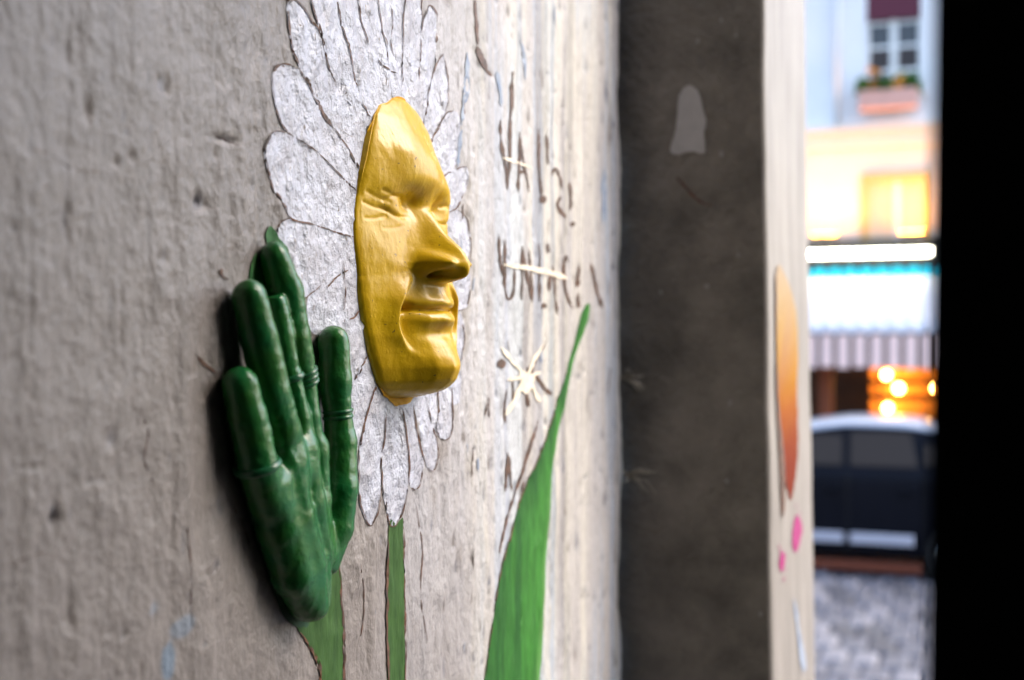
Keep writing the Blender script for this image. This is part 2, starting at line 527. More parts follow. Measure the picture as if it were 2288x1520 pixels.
OUTLINES = [
    ([(638, -20), (639, 7), (643, 44), (650, 99), (665, 153)], 5), ([(642, 30), (647, 80), (657, 130), (668, 156)], 3),
    ([(639, 10), (647, 4), (659, 4), (678, 22), (700, 59), (707, 77)], 5), ([(686, -30), (695, 15), (704, 50), (713, 92), (722, 121), (733, 158), (751, 195)], 4),
    ([(690, -10), (699, 30), (705, 55)], 3), ([(744, -20), (753, 26), (764, 74), (777, 133), (785, 166), (796, 206)], 3.4), ([(749, 5), (757, 32)], 6), ([(803, 230), (821, 261)], 4),
    ([(795, -20), (803, 44), (814, 85), (817, 107)], 3), ([(841, -20), (847, 40), (853, 88), (862, 147)], 3), ([(872, -20), (875, 55), (873, 96), (876, 125)], 3),
    ([(897, -20), (897, 74), (897, 140), (895, 190)], 3), ([(936, -20), (937, 40), (938, 74), (936, 120), (932, 190)], 3.4),
    ([(937, 74), (941, 40), (952, 18), (960, 13), (973, 30), (975, 50)], 4), ([(974, 74), (973, 133), (965, 180)], 3.2),
    ([(838, 130), (850, 148), (862, 156), (880, 165)], 3.6),
    ([(998, 140), (989, 120), (973, 151), (967, 180), (954, 221), (945, 265), (939, 291)], 3.6), ([(995, 130), (1002, 177), (1000, 221), (995, 254)], 2.4),
    ([(1018, 249), (1005, 250), (995, 256), (978, 291), (965, 317), (956, 339)], 4.2), ([(1042, 372), (1030, 374), (1020, 378)], 5), ([(1008, 384), (998, 387), (983, 405)], 4),
    ([(1041, 372), (1044, 400), (1042, 425)], 2.4), ([(985, 483), (1002, 475), (1017, 466), (1028, 450), (1036, 432)], 4), ([(1017, 467), (1031, 475), (1042, 493), (1047, 523)], 3.2),
    ([(1003, 691), (1024, 694), (1038, 688), (1045, 670), (1047, 640)], 3.2), ([(1030, 720), (1035, 750), (1033, 782), (1026, 816)], 2.4), ([(1047, 523), (1048, 560), (1046, 600)], 2.4),
    ([(1006, 866), (1008, 900), (1008, 945), (1005, 966), (996, 982), (987, 981), (980, 970), (974, 956)], 3.6), ([(982, 866), (980, 900), (978, 927)], 4.5), ([(978, 927), (974, 958)], 3),
    ([(954, 905), (966, 950), (977, 985), (979, 1011), (975, 1043), (966, 1053), (956, 1045)], 3.8), ([(920, 905), (927, 956), (935, 992), (944, 1027), (950, 1036)], 4),
    ([(943, 1050), (941, 1068), (936, 1085), (924, 1095), (914, 1085), (906, 1072)], 4.2), ([(891, 908), (894, 945), (898, 979), (902, 1024), (904, 1080)], 4.4), ([(904, 1085), (898, 1137), (886, 1166), (874, 1177), (864, 1163), (856, 1124), (848, 1085)], 4.4),
    ([(857, 920), (854, 979), (849, 1019), (848, 1063), (846, 1100)], 4.4), ([(846, 1100), (843, 1130), (838, 1152), (825, 1175), (813, 1159), (802, 1129), (798, 1085), (797, 1040)], 4.4),
    ([(837, 853), (827, 885), (814, 930), (806, 965), (798, 998), (793, 1013)], 4.6), ([(812, 940), (803, 985), (797, 1040)], 3.6), ([(819, 793), (810, 812), (802, 822), (788, 850)], 6), ([(802, 694), (790, 708), (776, 713)], 5.5),
    ([(773, 603), (757, 612), (742, 625), (725, 645)], 6), ([(713, 638), (700, 648), (690, 656), (675, 668)], 6), ([(762, 587), (765, 640), (766, 683), (767, 735)], 2.4),
    ([(610, 525), (611, 508), (622, 492), (646, 488)], 6), ([(644, 484), (652, 493), (681, 498), (700, 503)], 6), ([(700, 503), (722, 510), (759, 523), (792, 530)], 4.5),
    ([(648, 488), (633, 470), (619, 449), (600, 416), (586, 375), (580, 347), (585, 318), (600, 297), (626, 295), (648, 304)], 5), ([(648, 304), (670, 317), (707, 342), (737, 372), (766, 401), (796, 434)], 4.4),
    ([(650, 306), (634, 291), (615, 258), (604, 221), (600, 195), (604, 172), (612, 158), (630, 144), (648, 147), (665, 158)], 5.5), ([(665, 158), (685, 188), (707, 236)], 7), ([(690, 195), (707, 236), (720, 255), (740, 284)], 11),
    ([(740, 284), (766, 320), (785, 354), (798, 378)], 5.5), ([(612, 160), (622, 145), (636, 150)], 9),
]
for i, (P, wd) in enumerate(OUTLINES):
    film_line('outline', P, wd * .62, M_line, flower, seed=i * 1.7, wear=.0012)
film_fill('stem', W2([(867, 1165), (866, 1250), (865, 1400), (863, 1600), (903, 1600), (902, 1400), (902, 1250), (900, 1160), (885, 1172)], 4, True), M_stem, flower, off=.00042)
film_line('outline', [(866, 1178), (865, 1300), (864, 1450), (863, 1580)], 4, M_line, flower, seed=91.)
film_line('outline', [(902, 1165), (903, 1300), (904, 1450), (905, 1580)], 3, M_line, flower, seed=92.)

lf = on_wall(1180, 1200)
leaf = empty('painted_leaf', (lf[0], 0, lf[2]), 'long pointed green leaf painted on the wall right of the face', 'painting')
LEAF = [(1312, 678), (1297, 700), (1281, 781), (1264, 829), (1237, 926), (1210, 1002), (1183, 1067), (1156, 1137), (1135, 1217), (1108, 1331), (1081, 1509), (1070, 1600),
        (1195, 1600), (1202, 1520), (1210, 1428), (1216, 1320), (1221, 1218), (1229, 1110), (1237, 1023), (1253, 937), (1275, 835), (1296, 759), (1311, 711)]


def leaf_col(x, z):
    E = W2(LEAF, 4, True)
    top = E[:, 1].argmax()
    E = np.roll(E, -top, 0)
    bot = E[:, 1].argmin()
    L, R = E[:bot + 1], E[bot:]
    L, R = L[np.argsort(L[:, 1])], R[np.argsort(R[:, 1])]
    xl, xr = np.interp(z, L[:, 1], L[:, 0]), np.interp(z, R[:, 1], R[:, 0])
    t = np.clip((x - xl) / (xr - xl + 1e-6), 0, 1)
    k = np.clip(.05 + .95 * t + .9 * fbm(x * 110, z * 7, 4, .65), 0, 1)[:, None]
    e = (np.clip(1 - np.abs(t - .97) / .05, 0, 1) * .5)[:, None]
    c = np.array([.016, .10, .018]) * (1 - k) + np.array([.045, .215, .03]) * k
    return c * (1 - e) + np.array([.20, .40, .14]) * e


M_leaf2 = mat('leaf_coat', (.1, .3, .1), rough=.6, spec=.2, attr='Col', var=.45, vscale=160, bump=.5, bscale=300, stretch=(1, 1, .2))
film_fill('blade', W2(LEAF, 4, True), M_leaf2, leaf, off=.0006, step=.003, colf=leaf_col)
film_line('outline', [(1264, 829), (1237, 926), (1210, 1002), (1183, 1067), (1156, 1137), (1135, 1217), (1108, 1331), (1081, 1509)], 2.5, M_line, leaf, seed=3.3, wear=.002)

# ------------------------------------------------------------------ lettering and marks
def strokes(owner, lst, m, name='stroke', off=.0007, wear=.0003):
    for i, (P, wd) in enumerate(lst):
        film_line(name, P, wd * .95, m, owner, seed=i * 2.3 + P[0][0], off=off, wear=wear)


def mark_group(name, px, py, label, cat):
    p = on_wall(px, py)
    return empty(name, (p[0], 0, p[2]), label, cat)


w1 = mark_group('lettering', 1190, 430, 'hand-brushed brown word VALZ! with an exclamation mark, upper of two words', 'lettering')
LET1 = {'letter_v': [([(1114, 269), (1118, 328), (1128, 385), (1131, 424)], 6), ([(1142, 161), (1137, 271), (1135, 361), (1131, 424)], 6.5)],
        'letter_a': [([(1159, 296), (1157, 385), (1156, 430)], 5), ([(1159, 296), (1169, 365), (1181, 430)], 6), ([(1157, 385), (1173, 383)], 9)],
        'letter_l': [([(1201, 288), (1203, 361), (1208, 426), (1210, 446)], 5), ([(1205, 446), (1219, 447)], 14), ([(1220, 300), (1222, 335), (1223, 369)], 6)],
        'letter_z': [([(1232, 392), (1238, 376), (1250, 402), (1253, 425)], 6), ([(1250, 438), (1243, 461), (1263, 487)], 9)],
        'exclamation_mark': [([(1271, 408), (1273, 440), (1275, 471)], 7), ([(1273, 500), (1281, 503)], 13)]}
w2_ = mark_group('lettering', 1210, 670, 'faded hand-brushed brown word UNIVERC, lower of two words, above the leaf tip', 'lettering')
LET2 = {'letter_u': [([(1124, 536), (1125, 600), (1128, 651), (1137, 669), (1145, 646), (1147, 589)], 6), ([(1112, 524), (1114, 570), (1117, 602), (1124, 618)], 5)],
        'letter_n': [([(1161, 550), (1162, 671)], 5), ([(1161, 553), (1173, 622), (1184, 676)], 6), ([(1177, 553), (1182, 620), (1184, 676)], 4)],
        'letter_i': [([(1205, 545), (1204, 610), (1205, 675)], 5), ([(1207, 683), (1221, 683)], 13)],
        'letter_v': [([(1223, 545), (1224, 565)], 6), ([(1227, 615), (1226, 650)], 6), ([(1234, 593), (1239, 650), (1246, 704)], 5)],
        'letter_e': [([(1270, 585), (1266, 572), (1261, 590), (1262, 630), (1268, 661), (1281, 690)], 7)],
        'letter_r': [([(1293, 596), (1290, 625), (1289, 642)], 7), ([(1289, 655), (1293, 688)], 7)],
        'letter_c': [([(1314, 589), (1322, 620), (1333, 660), (1343, 688)], 7)]}
for own, L in ((w1, LET1), (w2_, LET2)):
    for nm, lst in L.items():
        strokes(own, lst, M_line2, nm)
s1 = mark_group('paint_streak', 1150, 365, 'short cream paint streak across the letters V and A of the upper word', 'paint mark')
strokes(s1, [([(1118, 353), (1150, 362), (1186, 376)], 7)], M_cream, off=.0011, wear=.0006)
s2 = mark_group('paint_streak', 1190, 605, 'long cream paint streak crossing the lower word', 'paint mark')
strokes(s2, [([(1120, 592), (1150, 596), (1179, 600), (1230, 611), (1268, 622)], 11)], M_cream, off=.0011, wear=.0004)
st = mark_group('painted_star', 1175, 880, 'cream and brown brushed star between the face and the leaf', 'paint mark')
strokes(st, [([(1222, 763), (1195, 805), (1178, 850)], 6), ([(1190, 835), (1212, 862), (1234, 883)], 9), ([(1132, 870), (1128, 920), (1130, 945)], 6), ([(1146, 850), (1146, 910)], 5), ([(1113, 808), (1128, 818)], 18), ([(1175, 880), (1180, 910)], 7)], M_line2, 'ray')
strokes(st, [([(1118, 776), (1145, 808), (1175, 845)], 9), ([(1130, 848), (1175, 842), (1208, 832)], 10), ([(1175, 840), (1150, 890), (1131, 928)], 9), ([(1213, 768), (1190, 805), (1172, 850)], 6), ([(1160, 835), (1190, 850)], 24), ([(1175, 835), (1172, 880)], 18), ([(1180, 850), (1205, 900)], 7)], M_cream, 'ray', off=.0011, wear=.0005)
a1 = mark_group('painted_mark', 1134, 1100, 'small brown letter A shape beside the leaf edge', 'paint mark')
strokes(a1, [([(1134, 1012), (1131, 1060), (1126, 1098)], 6), ([(1134, 1012), (1138, 1060), (1142, 1098)], 5)], M_line2)
a2 = mark_group('painted_mark', 1155, 1230, 'long thin dark slanting line running along the left of the leaf', 'paint mark')
strokes(a2, [([(1201, 940), (1185, 990), (1170, 1045), (1152, 1095), (1135, 1147), (1122, 1190), (1113, 1236)], 5.5)], M_line)
a3 = mark_group('painted_mark', 1090, 240, 'broken dark and blue smear above the upper word', 'paint mark')
strokes(a3, [([(1066, 104), (1075, 130), (1085, 155), (1098, 171)], 9), ([(1063, 0), (1064, 50), (1068, 100)], 7)], M_line)
strokes(a3, [([(1107, 160), (1113, 200), (1116, 238)], 8), ([(1158, 90), (1166, 120), (1169, 180)], 6)], M_blue)
a4 = mark_group('painted_mark', 1040, 270, 'pale blue vertical smear beside the right petals', 'paint mark')
strokes(a4, [([(1046, 118), (1044, 180), (1038, 230), (1031, 280)], 10), ([(1030, 290), (1027, 330), (1024, 372)], 12)], M_blue, wear=.002)
a5 = mark_group('painted_mark', 1350, 500, 'blue vertical smear near the dark pilaster', 'paint mark')
strokes(a5, [([(1351, 380), (1350, 440), (1347, 500)], 13)], M_blue, wear=.002)

dr = mark_group('paint_drips', 1200, 300, 'scattered thin dark and blue drips on the pale wall around the two words', 'paint mark')
for k in range(46):
    px, py = rng.uniform(1020, 1380), rng.uniform(-20, 1500)
    if 1085 < px < 1345 and 130 < py < 730:
        continue
    if 1060 < px < 1330 and py > 650 and px > 1330 - (py - 650) * .35:
        continue
    L = rng.uniform(15, 75)
    film_line('drip', [(px, py), (px + rng.uniform(-2, 2), py + L * .5), (px + rng.uniform(-4, 4), py + L)], rng.uniform(1.3, 3), M_line2 if k % 3 else M_blue, dr, seed=k * 3.1, off=.0008, wear=.0007)

for k, P in enumerate([[(404, 1160), (412, 1230), (418, 1300), (416, 1390)], [(60, 330), (120, 352), (165, 380), (230, 384)], [(300, 900), (322, 960), (318, 1030), (340, 1090)],
                       [(455, 300), (500, 312), (528, 330)], [(20, 1260), (90, 1235), (150, 1262)], [(520, 1130), (548, 1180), (560, 1240)], [(930, 1130), (945, 1220), (940, 1330), (955, 1430)], [(800, 1260), (812, 1340), (806, 1430)]]):
    film_line('crack', P, 2.0, M_line, wall, seed=k * 9.7, off=.0004, wear=.0016)

# ------------------------------------------------------------------ the pilaster at the end of the wall
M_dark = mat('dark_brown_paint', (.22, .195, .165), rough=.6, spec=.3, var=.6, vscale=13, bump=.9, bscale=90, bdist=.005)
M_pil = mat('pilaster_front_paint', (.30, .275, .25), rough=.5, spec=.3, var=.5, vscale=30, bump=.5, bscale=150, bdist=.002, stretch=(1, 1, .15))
M_white = mat('bare_plaster', (.45, .43, .42), rough=.8, var=.15, vscale=60)
M_spot = mat('grey_splash', (.27, .26, .25), rough=.7)
X0, X1, YF = 1.335, 1.745, -0.162


def pil_edge(z):
    return -0.162 - 0.0045 * (2.5 - z) / 0.4 + 0.0012 * fbm(z * 9, z * 0 + 2, 4)


def pil_back(z):
    return 0.004 * fbm(z * 8, z * 0 + 6, 4) + .012 * (2.5 - z) / .4


zc = np.r_[np.arange(0.05, 2.0, .1), np.arange(2.0, 3.0, .008), np.arange(3.05, 4.4, .1), 4.4]
v, f, mi = [], [], []
SEC = 9
for z in zc:
    yf = float(pil_edge(np.array([z]))[0])
    xb = X1 + float(pil_back(np.array([z]))[0])
    r = .004
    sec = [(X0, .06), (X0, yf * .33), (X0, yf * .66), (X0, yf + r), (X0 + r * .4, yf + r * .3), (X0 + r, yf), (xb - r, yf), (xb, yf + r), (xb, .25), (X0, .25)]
    v += [(a, b, z) for a, b in sec]
K = 10
for i in range(len(zc) - 1):
    for k in range(K):
        k2 = (k + 1) % K
        f.append((i * K + k, i * K + k2, (i + 1) * K + k2, (i + 1) * K + k))
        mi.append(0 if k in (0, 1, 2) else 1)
f.append(tuple((len(zc) - 1) * K + k for k in range(K)))
mi.append(1)
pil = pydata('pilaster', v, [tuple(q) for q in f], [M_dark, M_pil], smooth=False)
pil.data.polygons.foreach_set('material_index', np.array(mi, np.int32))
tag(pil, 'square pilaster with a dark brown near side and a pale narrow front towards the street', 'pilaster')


def chip(name, pts, m, side, parent, off=.0012, colf=None):
    """paint on the pilaster: near side (plane x = X0) or front (plane y = front)"""
    P = catmull(pts, 9, True)
    ph = rng.uniform(0, 50)
    t_ = np.arange(len(P))
    P = P + 1.6 * np.c_[fbm(t_ * .45 + ph, t_ * 0 + 1, 3), 2.2 * fbm(t_ * .45 + ph, t_ * 0 + 9, 3)]
    if side == 'near':
        W = np.array([at_x(p[0], p[1], X0)[1:] for p in P])
        vv = [(X0 - off, a, b) for a, b in W]
    else:
        W = np.array([[on_wall(p[0], p[1], .165)[0], on_wall(p[0], p[1], .165)[2]] for p in P])
        vv = [(a, float(pil_edge(np.array([b]))[0]) - off, b) for a, b in W]
    me_pts = [Vector((p[0], p[1])) for p in W]
    r = geometry.delaunay_2d_cdt(me_pts, [], [list(range(len(W)))], 1, 1e-7)
    ff = [tuple(q) for q in r[2]]
    if len(r[0]) != len(vv):
        r0 = [tuple(q) for q in r[0]]
        vv = [(X0 - off, a, b) if side == 'near' else (a, float(pil_edge(np.array([b]))[0]) - off, b) for a, b in r0]
    else:
        r0 = W
    col = colf(np.array([q[1] for q in r0])) if colf else None
    return pydata(name, vv, ff, m, parent, smooth=False, col=col)


chip('crack', [(1516, 398), (1530, 412), (1545, 430), (1570, 452), (1590, 458), (1588, 461), (1568, 456), (1542, 434), (1526, 416), (1514, 402)], M_line, 'near', pil)
chip('paint_chip', [(1537, 192), (1560, 205), (1570, 240), (1578, 270), (1574, 300), (1575, 342), (1545, 340), (1520, 345), (1498, 338), (1508, 300), (1514, 260), (1518, 215)], M_white, 'near', pil)
for (cx, cy, r) in [(1560, 92, 9), (1612, 345, 9), (1650, 570, 7), (1580, 640, 9), (1477, 653, 8), (1632, 900, 8), (1625, 1075, 9), (1645, 80, 7), (1612, 45, 8), (1700, 1372, 8)]:
    chip('paint_chip', [(cx + r * .5 * math.cos(g) * rng.uniform(.6, 1.2), cy + r * .7 * math.sin(g) * rng.uniform(.6, 1.4)) for g in np.linspace(0, 6.28, 8)[:-1]], M_spot, 'near', pil)
M_attr = mat('graffiti_paint', (.5, .3, .1), rough=.7, spec=.08, attr='Col', var=.15, vscale=60)
za, zb = on_wall(1765, 590, .165)[2], on_wall(1765, 1110, .165)[2]


def flame(z):
    t = np.clip((za - z) / (za - zb), 0, 1)
    st_ = np.array([0, .25, .45, .62, .8, 1])
    cs = np.array([(.36, .28, .20), (.37, .25, .10), (.35, .17, .008), (.26, .065, .004), (.16, .022, .003), (.14, .016, .003)])
    return np.c_[[np.interp(t, st_, cs[:, i]) for i in range(3)]].T


graf = empty('graffiti', tuple(on_wall(1765, 1110, .165)), 'tall tapering flame painted yellow to orange on the pilaster front', 'graffiti')
chip('flame', [(1745, 592), (1757, 610), (1775, 660), (1784, 720), (1786, 800), (1784, 880), (1784, 940), (1782, 1010), (1776, 1070), (1766, 1115), (1757, 1090), (1752, 1020), (1746, 960), (1741, 880), (1738, 760), (1738, 640)], M_attr, 'front', graf, colf=flame)
chip('edge_line', [(1736, 600), (1739, 640), (1739, 760), (1742, 880), (1747, 965), (1752, 1030), (1750, 1140), (1744, 1145), (1741, 1040), (1738, 900), (1736, 760)], M_line, 'front', graf, off=.0018)
M_pink = mat('pink_spray_paint', (.27, .018, .12), rough=.7, spec=.08, var=.3, vscale=80, tint=(.30, .07, .17))
pk = empty('graffiti', tuple(on_wall(1770, 1260, .165)), 'two small pink spray marks low on the pilaster front', 'graffiti')
chip('spray_mark', [(1779, 1152), (1788, 1165), (1790, 1190), (1782, 1222), (1774, 1235), (1769, 1215), (1771, 1180)], M_pink, 'front', pk)
chip('spray_mark', [(1748, 1232), (1753, 1245), (1749, 1268), (1743, 1278), (1739, 1262), (1742, 1245)], M_pink, 'front', pk)
for k in range(26):
    cx, cy, r = (1780, 1190, 1) if k % 2 else (1746, 1255, 1)
    cx, cy, r = cx + rng.normal(0, 5), cy + rng.normal(0, 26), rng.uniform(.8, 2.6)
    chip('spray_dot', [(cx + r * .6 * math.cos(g), cy + r * 1.6 * math.sin(g)) for g in np.linspace(0, 6.28, 7)[:-1]], M_pink, 'front', pk, off=.0015)
bs = empty('graffiti', tuple(on_wall(1780, 1480, .165)), 'thin grey-blue drip low on the pilaster front', 'graffiti')
chip('drip', [(1770, 1340), (1776, 1360), (1784, 1420), (1792, 1460), (1795, 1490), (1788, 1500), (1782, 1470), (1775, 1400)], M_blue, 'front', bs)
# cobweb tufts in the joint between wall and pilaster
M_web = mat('dusty_web', (.30, .27, .22), rough=.9)
for (cx, cy), lab in (((1415, 845), 'dusty cobweb tuft caught in the upper part of the dark joint beside the pilaster'), ((1420, 1060), 'smaller cobweb tuft lower in the dark joint beside the pilaster')):
    p0 = at_x(cx, cy, X0 - .012)
    cw = empty('cobweb', tuple(p0), lab, 'cobweb')
    for k in range(9):
        d = np.array([rng.uniform(-.01, 0), rng.uniform(-.025, .02), rng.uniform(-.022, .012)])
        tube('thread', [p0 + np.array([0, .012, 0]) + d * .1 * rng.random(), p0 + d * .5 + rng.uniform(-.004, .004, 3) * [0, 1, 1], p0 + d], [.0008, .0012, .0005], M_web, cw, 5)

# ------------------------------------------------------------------ the rest of the passage (unseen, put in and sized to keep the daylight out)
M_pass = mat('passage_paint', (.07, .063, .055), rough=.7, var=.3, vscale=6, bump=.3, bscale=60, bdist=.003)
tag(box('floor', (-0.9, -1.6, 0.75), (1.7, 0.25, 0.9), M_pass), kind='structure')
tag(box('unseen_ceiling', (-0.9, -1.7, 3.6), (1.0, 0.28, 3.8), M_pass), kind='structure')  # unseen; its edge is set to shade the near end of the wall
bw = box('unseen_passage_wall', (-1.1, -1.7, 0.0), (-0.91, 0.25, 4.4), M_pass)
tag(bw, 'unseen dark end wall of the passage, blocking daylight behind the camera', 'wall')

rw = box('unseen_passage_wall', (-0.9, -1.42, 0.0), (1.1, -1.22, 3.59), M_pass)
tag(rw, 'unseen dark side wall carrying the black door, sized to hold back daylight', 'wall')

# dark door leaf standing open on the right, close to the lens
M_door = mat('black_door_paint', (.008, .008, .009), rough=.55, spec=.25, var=.4, vscale=10)
M_iron = mat('dark_iron', (.03, .03, .03), rough=.4, metallic=.9)
door = empty('door', (0.30, -0.7, 0.9), 'black open door leaf cutting off the right side of the view', 'door')
dv = []
lean = 0.0011
for (x, y, z) in [(0.285, 0, .92), (0.285, 0, 3.2), (0.325, 0, 3.2), (0.325, 0, .92)]:
    dv.append((x, -0.3453 + (2.5 - z) * .011, z))
for (x, y, z) in [(0.285, 0, .92), (0.285, 0, 3.2), (0.325, 0, 3.2), (0.325, 0, .92)]:
    dv.append((x, -1.15, z))
pydata('leaf_panel', dv, [(0, 1, 2, 3), (7, 6, 5, 4), (0, 4, 5, 1), (3, 2, 6, 7), (1, 5, 6, 2), (0, 3, 7, 4)], M_door, door, smooth=False)
for z in (1.2, 2.0, 2.9):
    tube('hinge', [(0.335, -1.14, z), (0.335, -1.14, z + .12)], .009, M_iron, door)
tube('handle', [(0.285, -.42, 1.85), (0.235, -.42, 1.85), (0.235, -.53, 1.85)], .008, M_iron, door)

# ------------------------------------------------------------------ the yellow face
M_yel = mat('yellow_gloss_paint', (.64, .41, .004), rough=.36, spec=.3, coat=.22, var=.22, vscale=28, bump=.3, bscale=80, bdist=.002, specks=.8, tint=(.55, .33, .004))
FC = on_wall(895, 560)


def build_face():
    nu, nv = 300, 380
    tv = np.linspace(0, 1, nv)
    vv = 10.25 - 20.2 * (0.5 - 0.5 * np.cos(np.pi * (0.04 + .92 * tv))) if False else 10.2 - 20.15 * tv
    # more rows near both ends
    vv = 10.2 - 20.15 * (tv + 0.035 * np.sin(2 * np.pi * tv) * -1)
    ts = np.linspace(-1, 1, nu)
    s = np.sign(ts) * (1 - (1 - np.abs(ts)) ** 1.25)
    hv = np.array([-9.95, -9.8, -9.4, -8.8, -7.3, -5.5, -3.6, 0, 2, 3.9, 6.35, 8.5, 9.4, 9.9, 10.2])
    hw = np.array([1.3, 2.3, 3.3, 4.1, 5.0, 5.7, 6.3, 7.0, 6.9, 6.5, 5.6, 4.3, 3.2, 2.2, 1.2])
    HWv = np.interp(vv, hv, hw)
    ker = np.ones(9) / 9
    HWv[4:-4] = np.convolve(HWv, ker, 'valid')
    HWv *= 1 + .012 * fbm(vv * 1.1, vv * 0 + 1, 3)
    Sg, Vg = np.meshgrid(s, vv)
    U = Sg * HWv[:, None]
    # mid-line height without the nose
    bv = np.array([-9.95, -9.75, -9.4, -8.8, -7.7, -6.6, -5.6, -4.6, -3.4, -2.3, -1, 1, 2.4, 3.4, 4.3, 5.2, 6.35, 8, 9.3, 10, 10.2])
    bw_ = np.array([.4, 1.9, 3.0, 3.6, 3.75, 3.45, 3.15, 3.1, 3.0, 2.75, 2.35, 2.1, 2.0, 2.2, 2.75, 2.8, 2.35, 1.55, .85, .45, .2])
    Wb = np.interp(vv, bv, bw_)
    Wb[5:-5] = np.convolve(Wb, np.ones(11) / 11, 'valid')
    Ws = Wb.copy()
    Ws[22:-22] = np.convolve(Wb, np.hanning(47)[1:-1] / np.hanning(47).sum(), 'valid')
    k_ = sstep(-8.2, -7.4, vv) * sstep(9.0, 8.2, vv)
    Wb = Wb * (1 - k_) + Ws * k_
    sp = np.array([-1, -.985, -.93, -.83, -.67, -.5, -.25, 0, .25, .5, .75, .93, .985, 1])
    sg = np.array([0, .11, .19, .27, .39, .55, .83, 1, 1.0, .86, .58, .3, .16, 0])
    g = np.interp(s, sp, sg)
    g2 = g.copy()
    g2[4:-4] = np.convolve(g, np.ones(9) / 9, 'valid')
    edge = np.clip((1 - np.abs(s)) / .03, 0, 1)
    g = g * (1 - edge) + g2 * edge
    Wd = Wb[:, None] * g[None, :]
    # forehead is broader and flatter
    fh = sstep(2.6, 7.0, vv)[:, None]
    gf = np.interp(s, [-1, -.985, -.93, -.8, -.6, -.42, -.3, 0, .25, .45, .7, .93, .985, 1], [0, .2, .32, .50, .76, .95, .99, 1.0, .90, .72, .5, .28, .16, 0])
    gf2 = gf.copy()
    gf2[7:-7] = np.convolve(gf, np.ones(15) / 15, 'valid')
    gf = gf * (1 - edge) + gf2 * edge
    Wd = Wd * (1 - fh) + fh * Wb[:, None] * gf[None, :]

    def G(cu, cv, su, sv, rot=0.):
        du, dv = U - cu, Vg - cv
        c, q = math.cos(rot), math.sin(rot)
        return np.exp(-((du * c + dv * q) / su) ** 2 - ((-du * q + dv * c) / sv) ** 2)

    def curve(pts, n=14):
        return catmull(pts, n)

    def dist(C):
        d = np.full(U.shape, 1e9)
        sd = np.zeros(U.shape)
        for a, b in zip(C[:-1], C[1:]):
            ab = b - a
            t = np.clip(((U - a[0]) * ab[0] + (Vg - a[1]) * ab[1]) / (ab @ ab), 0, 1)
            ex, ey = U - a[0] - t * ab[0], Vg - a[1] - t * ab[1]
            dd = np.hypot(ex, ey)
            cr = ab[0] * ey - ab[1] * ex
            k = dd < d
            d = np.where(k, dd, d)
            sd = np.where(k, np.sign(cr), sd)
        return d, sd

    # nose: ridge from the root to the tip, then a steep underside
    rv = np.array([-2.35, -2.2, -2.05, -1.85, -1.6, -1.3, -.9, -.45, 0, 1, 2, 2.8, 3.4, 4.2])
    rr = np.array([2.9, 3.5, 4.1, 4.65, 4.93, 5.02, 5.0, 4.82, 4.5, 3.4, 2.62, 2.05, 2.1, 2.75])
    ridge = np.interp(vv, rv, rr) - np.interp(vv, bv, bw_)
    ridge = np.where((vv > -2.4) & (vv < 3.6), np.clip(ridge, 0, 9), 0)
    ridge[2:-2] = np.convolve(ridge, np.ones(5) / 5, 'valid')
    sg_n = np.interp(vv, [-2.4, -1.95, -1.7, -1.3, -1, 0, 1, 2, 3], [1.0, .92, 1.0, 1.3, 1.38, 1.08, .92, .82, .8])[:, None]
    Wd += ridge[:, None] * (np.exp(-(np.abs(U) / sg_n) ** 2.0) * .85 + .15 * np.exp(-(U / (sg_n * 1.8)) ** 2))
    for sd_ in (-1, 1):
        Wd += 1.15 * G(sd_ * 1.42, -.92, .58, .60) * sstep(-2.15, -1.65, Vg)       # wings
        # cheek-nose crease
        Wd -= .12 * G(sd_ * 2.15, -1.2, .45, .9)
        # eye socket, closed lids, brow
        Wd -= .55 * G(sd_ * 2.1, 2.8, 1.2, .9)
        Wd -= .25 * G(sd_ * 1.5, 3.0, .6, .7)
        Wd += .38 * G(sd_ * 3.3, 2.65, 1.4, .8)
        Wd += .20 * G(sd_ * 3.1, 4.1, 1.9, .8, sd_ * -.06)
        Wd += .18 * G(sd_ * 4.4, 3.6, 1.2, .7)
        # cheek apple
        Wd += .30 * G(sd_ * 4.3, -.4, 1.7, 2.0)
        # lid line
        C = curve([(sd_ * 1.75, 2.05), (sd_ * 2.5, 1.95), (sd_ * 3.4, 1.98), (sd_ * 4.3, 2.25), (sd_ * 5.2, 2.45)])
        d, sg_ = dist(C)
        Wd -= .12 * np.exp(-(d / .16) ** 2) * sstep(1.5, 2.3, sd_ * U) * sstep(5.4, 3.9, sd_ * U)
        C = curve([(sd_ * 1.75, 2.6), (sd_ * 2.6, 3.2), (sd_ * 3.6, 3.25), (sd_ * 4.6, 2.9)])
        d, _ = dist(C)
        Wd -= .07 * np.exp(-(d / .14) ** 2)
        for (a, b, c, e, dep) in [(4.3, 2.3, 6.2, 2.6, .06), (4.1, 2.8, 6.0, 3.3, .04), (2.5, 1.4, 4.6, 1.1, .025), (4.3, 1.9, 6.1, 1.6, .05), (2.6, 3.1, 4.8, 3.5, .06)]:
            C = curve([(sd_ * a, b), (sd_ * (a + c) / 2, (b + e) / 2 - .08), (sd_ * c, e)])
            d, _ = dist(C)
            Wd -= dep * np.exp(-(d / .13) ** 2)
        # tear trough
        C = curve([(sd_ * 1.9, 1.7), (sd_ * 2.3, .9), (sd_ * 2.7, .0), (sd_ * 3.0, -.8)])
        d, _ = dist(C)
        Wd -= .05 * np.exp(-(d / .35) ** 2)
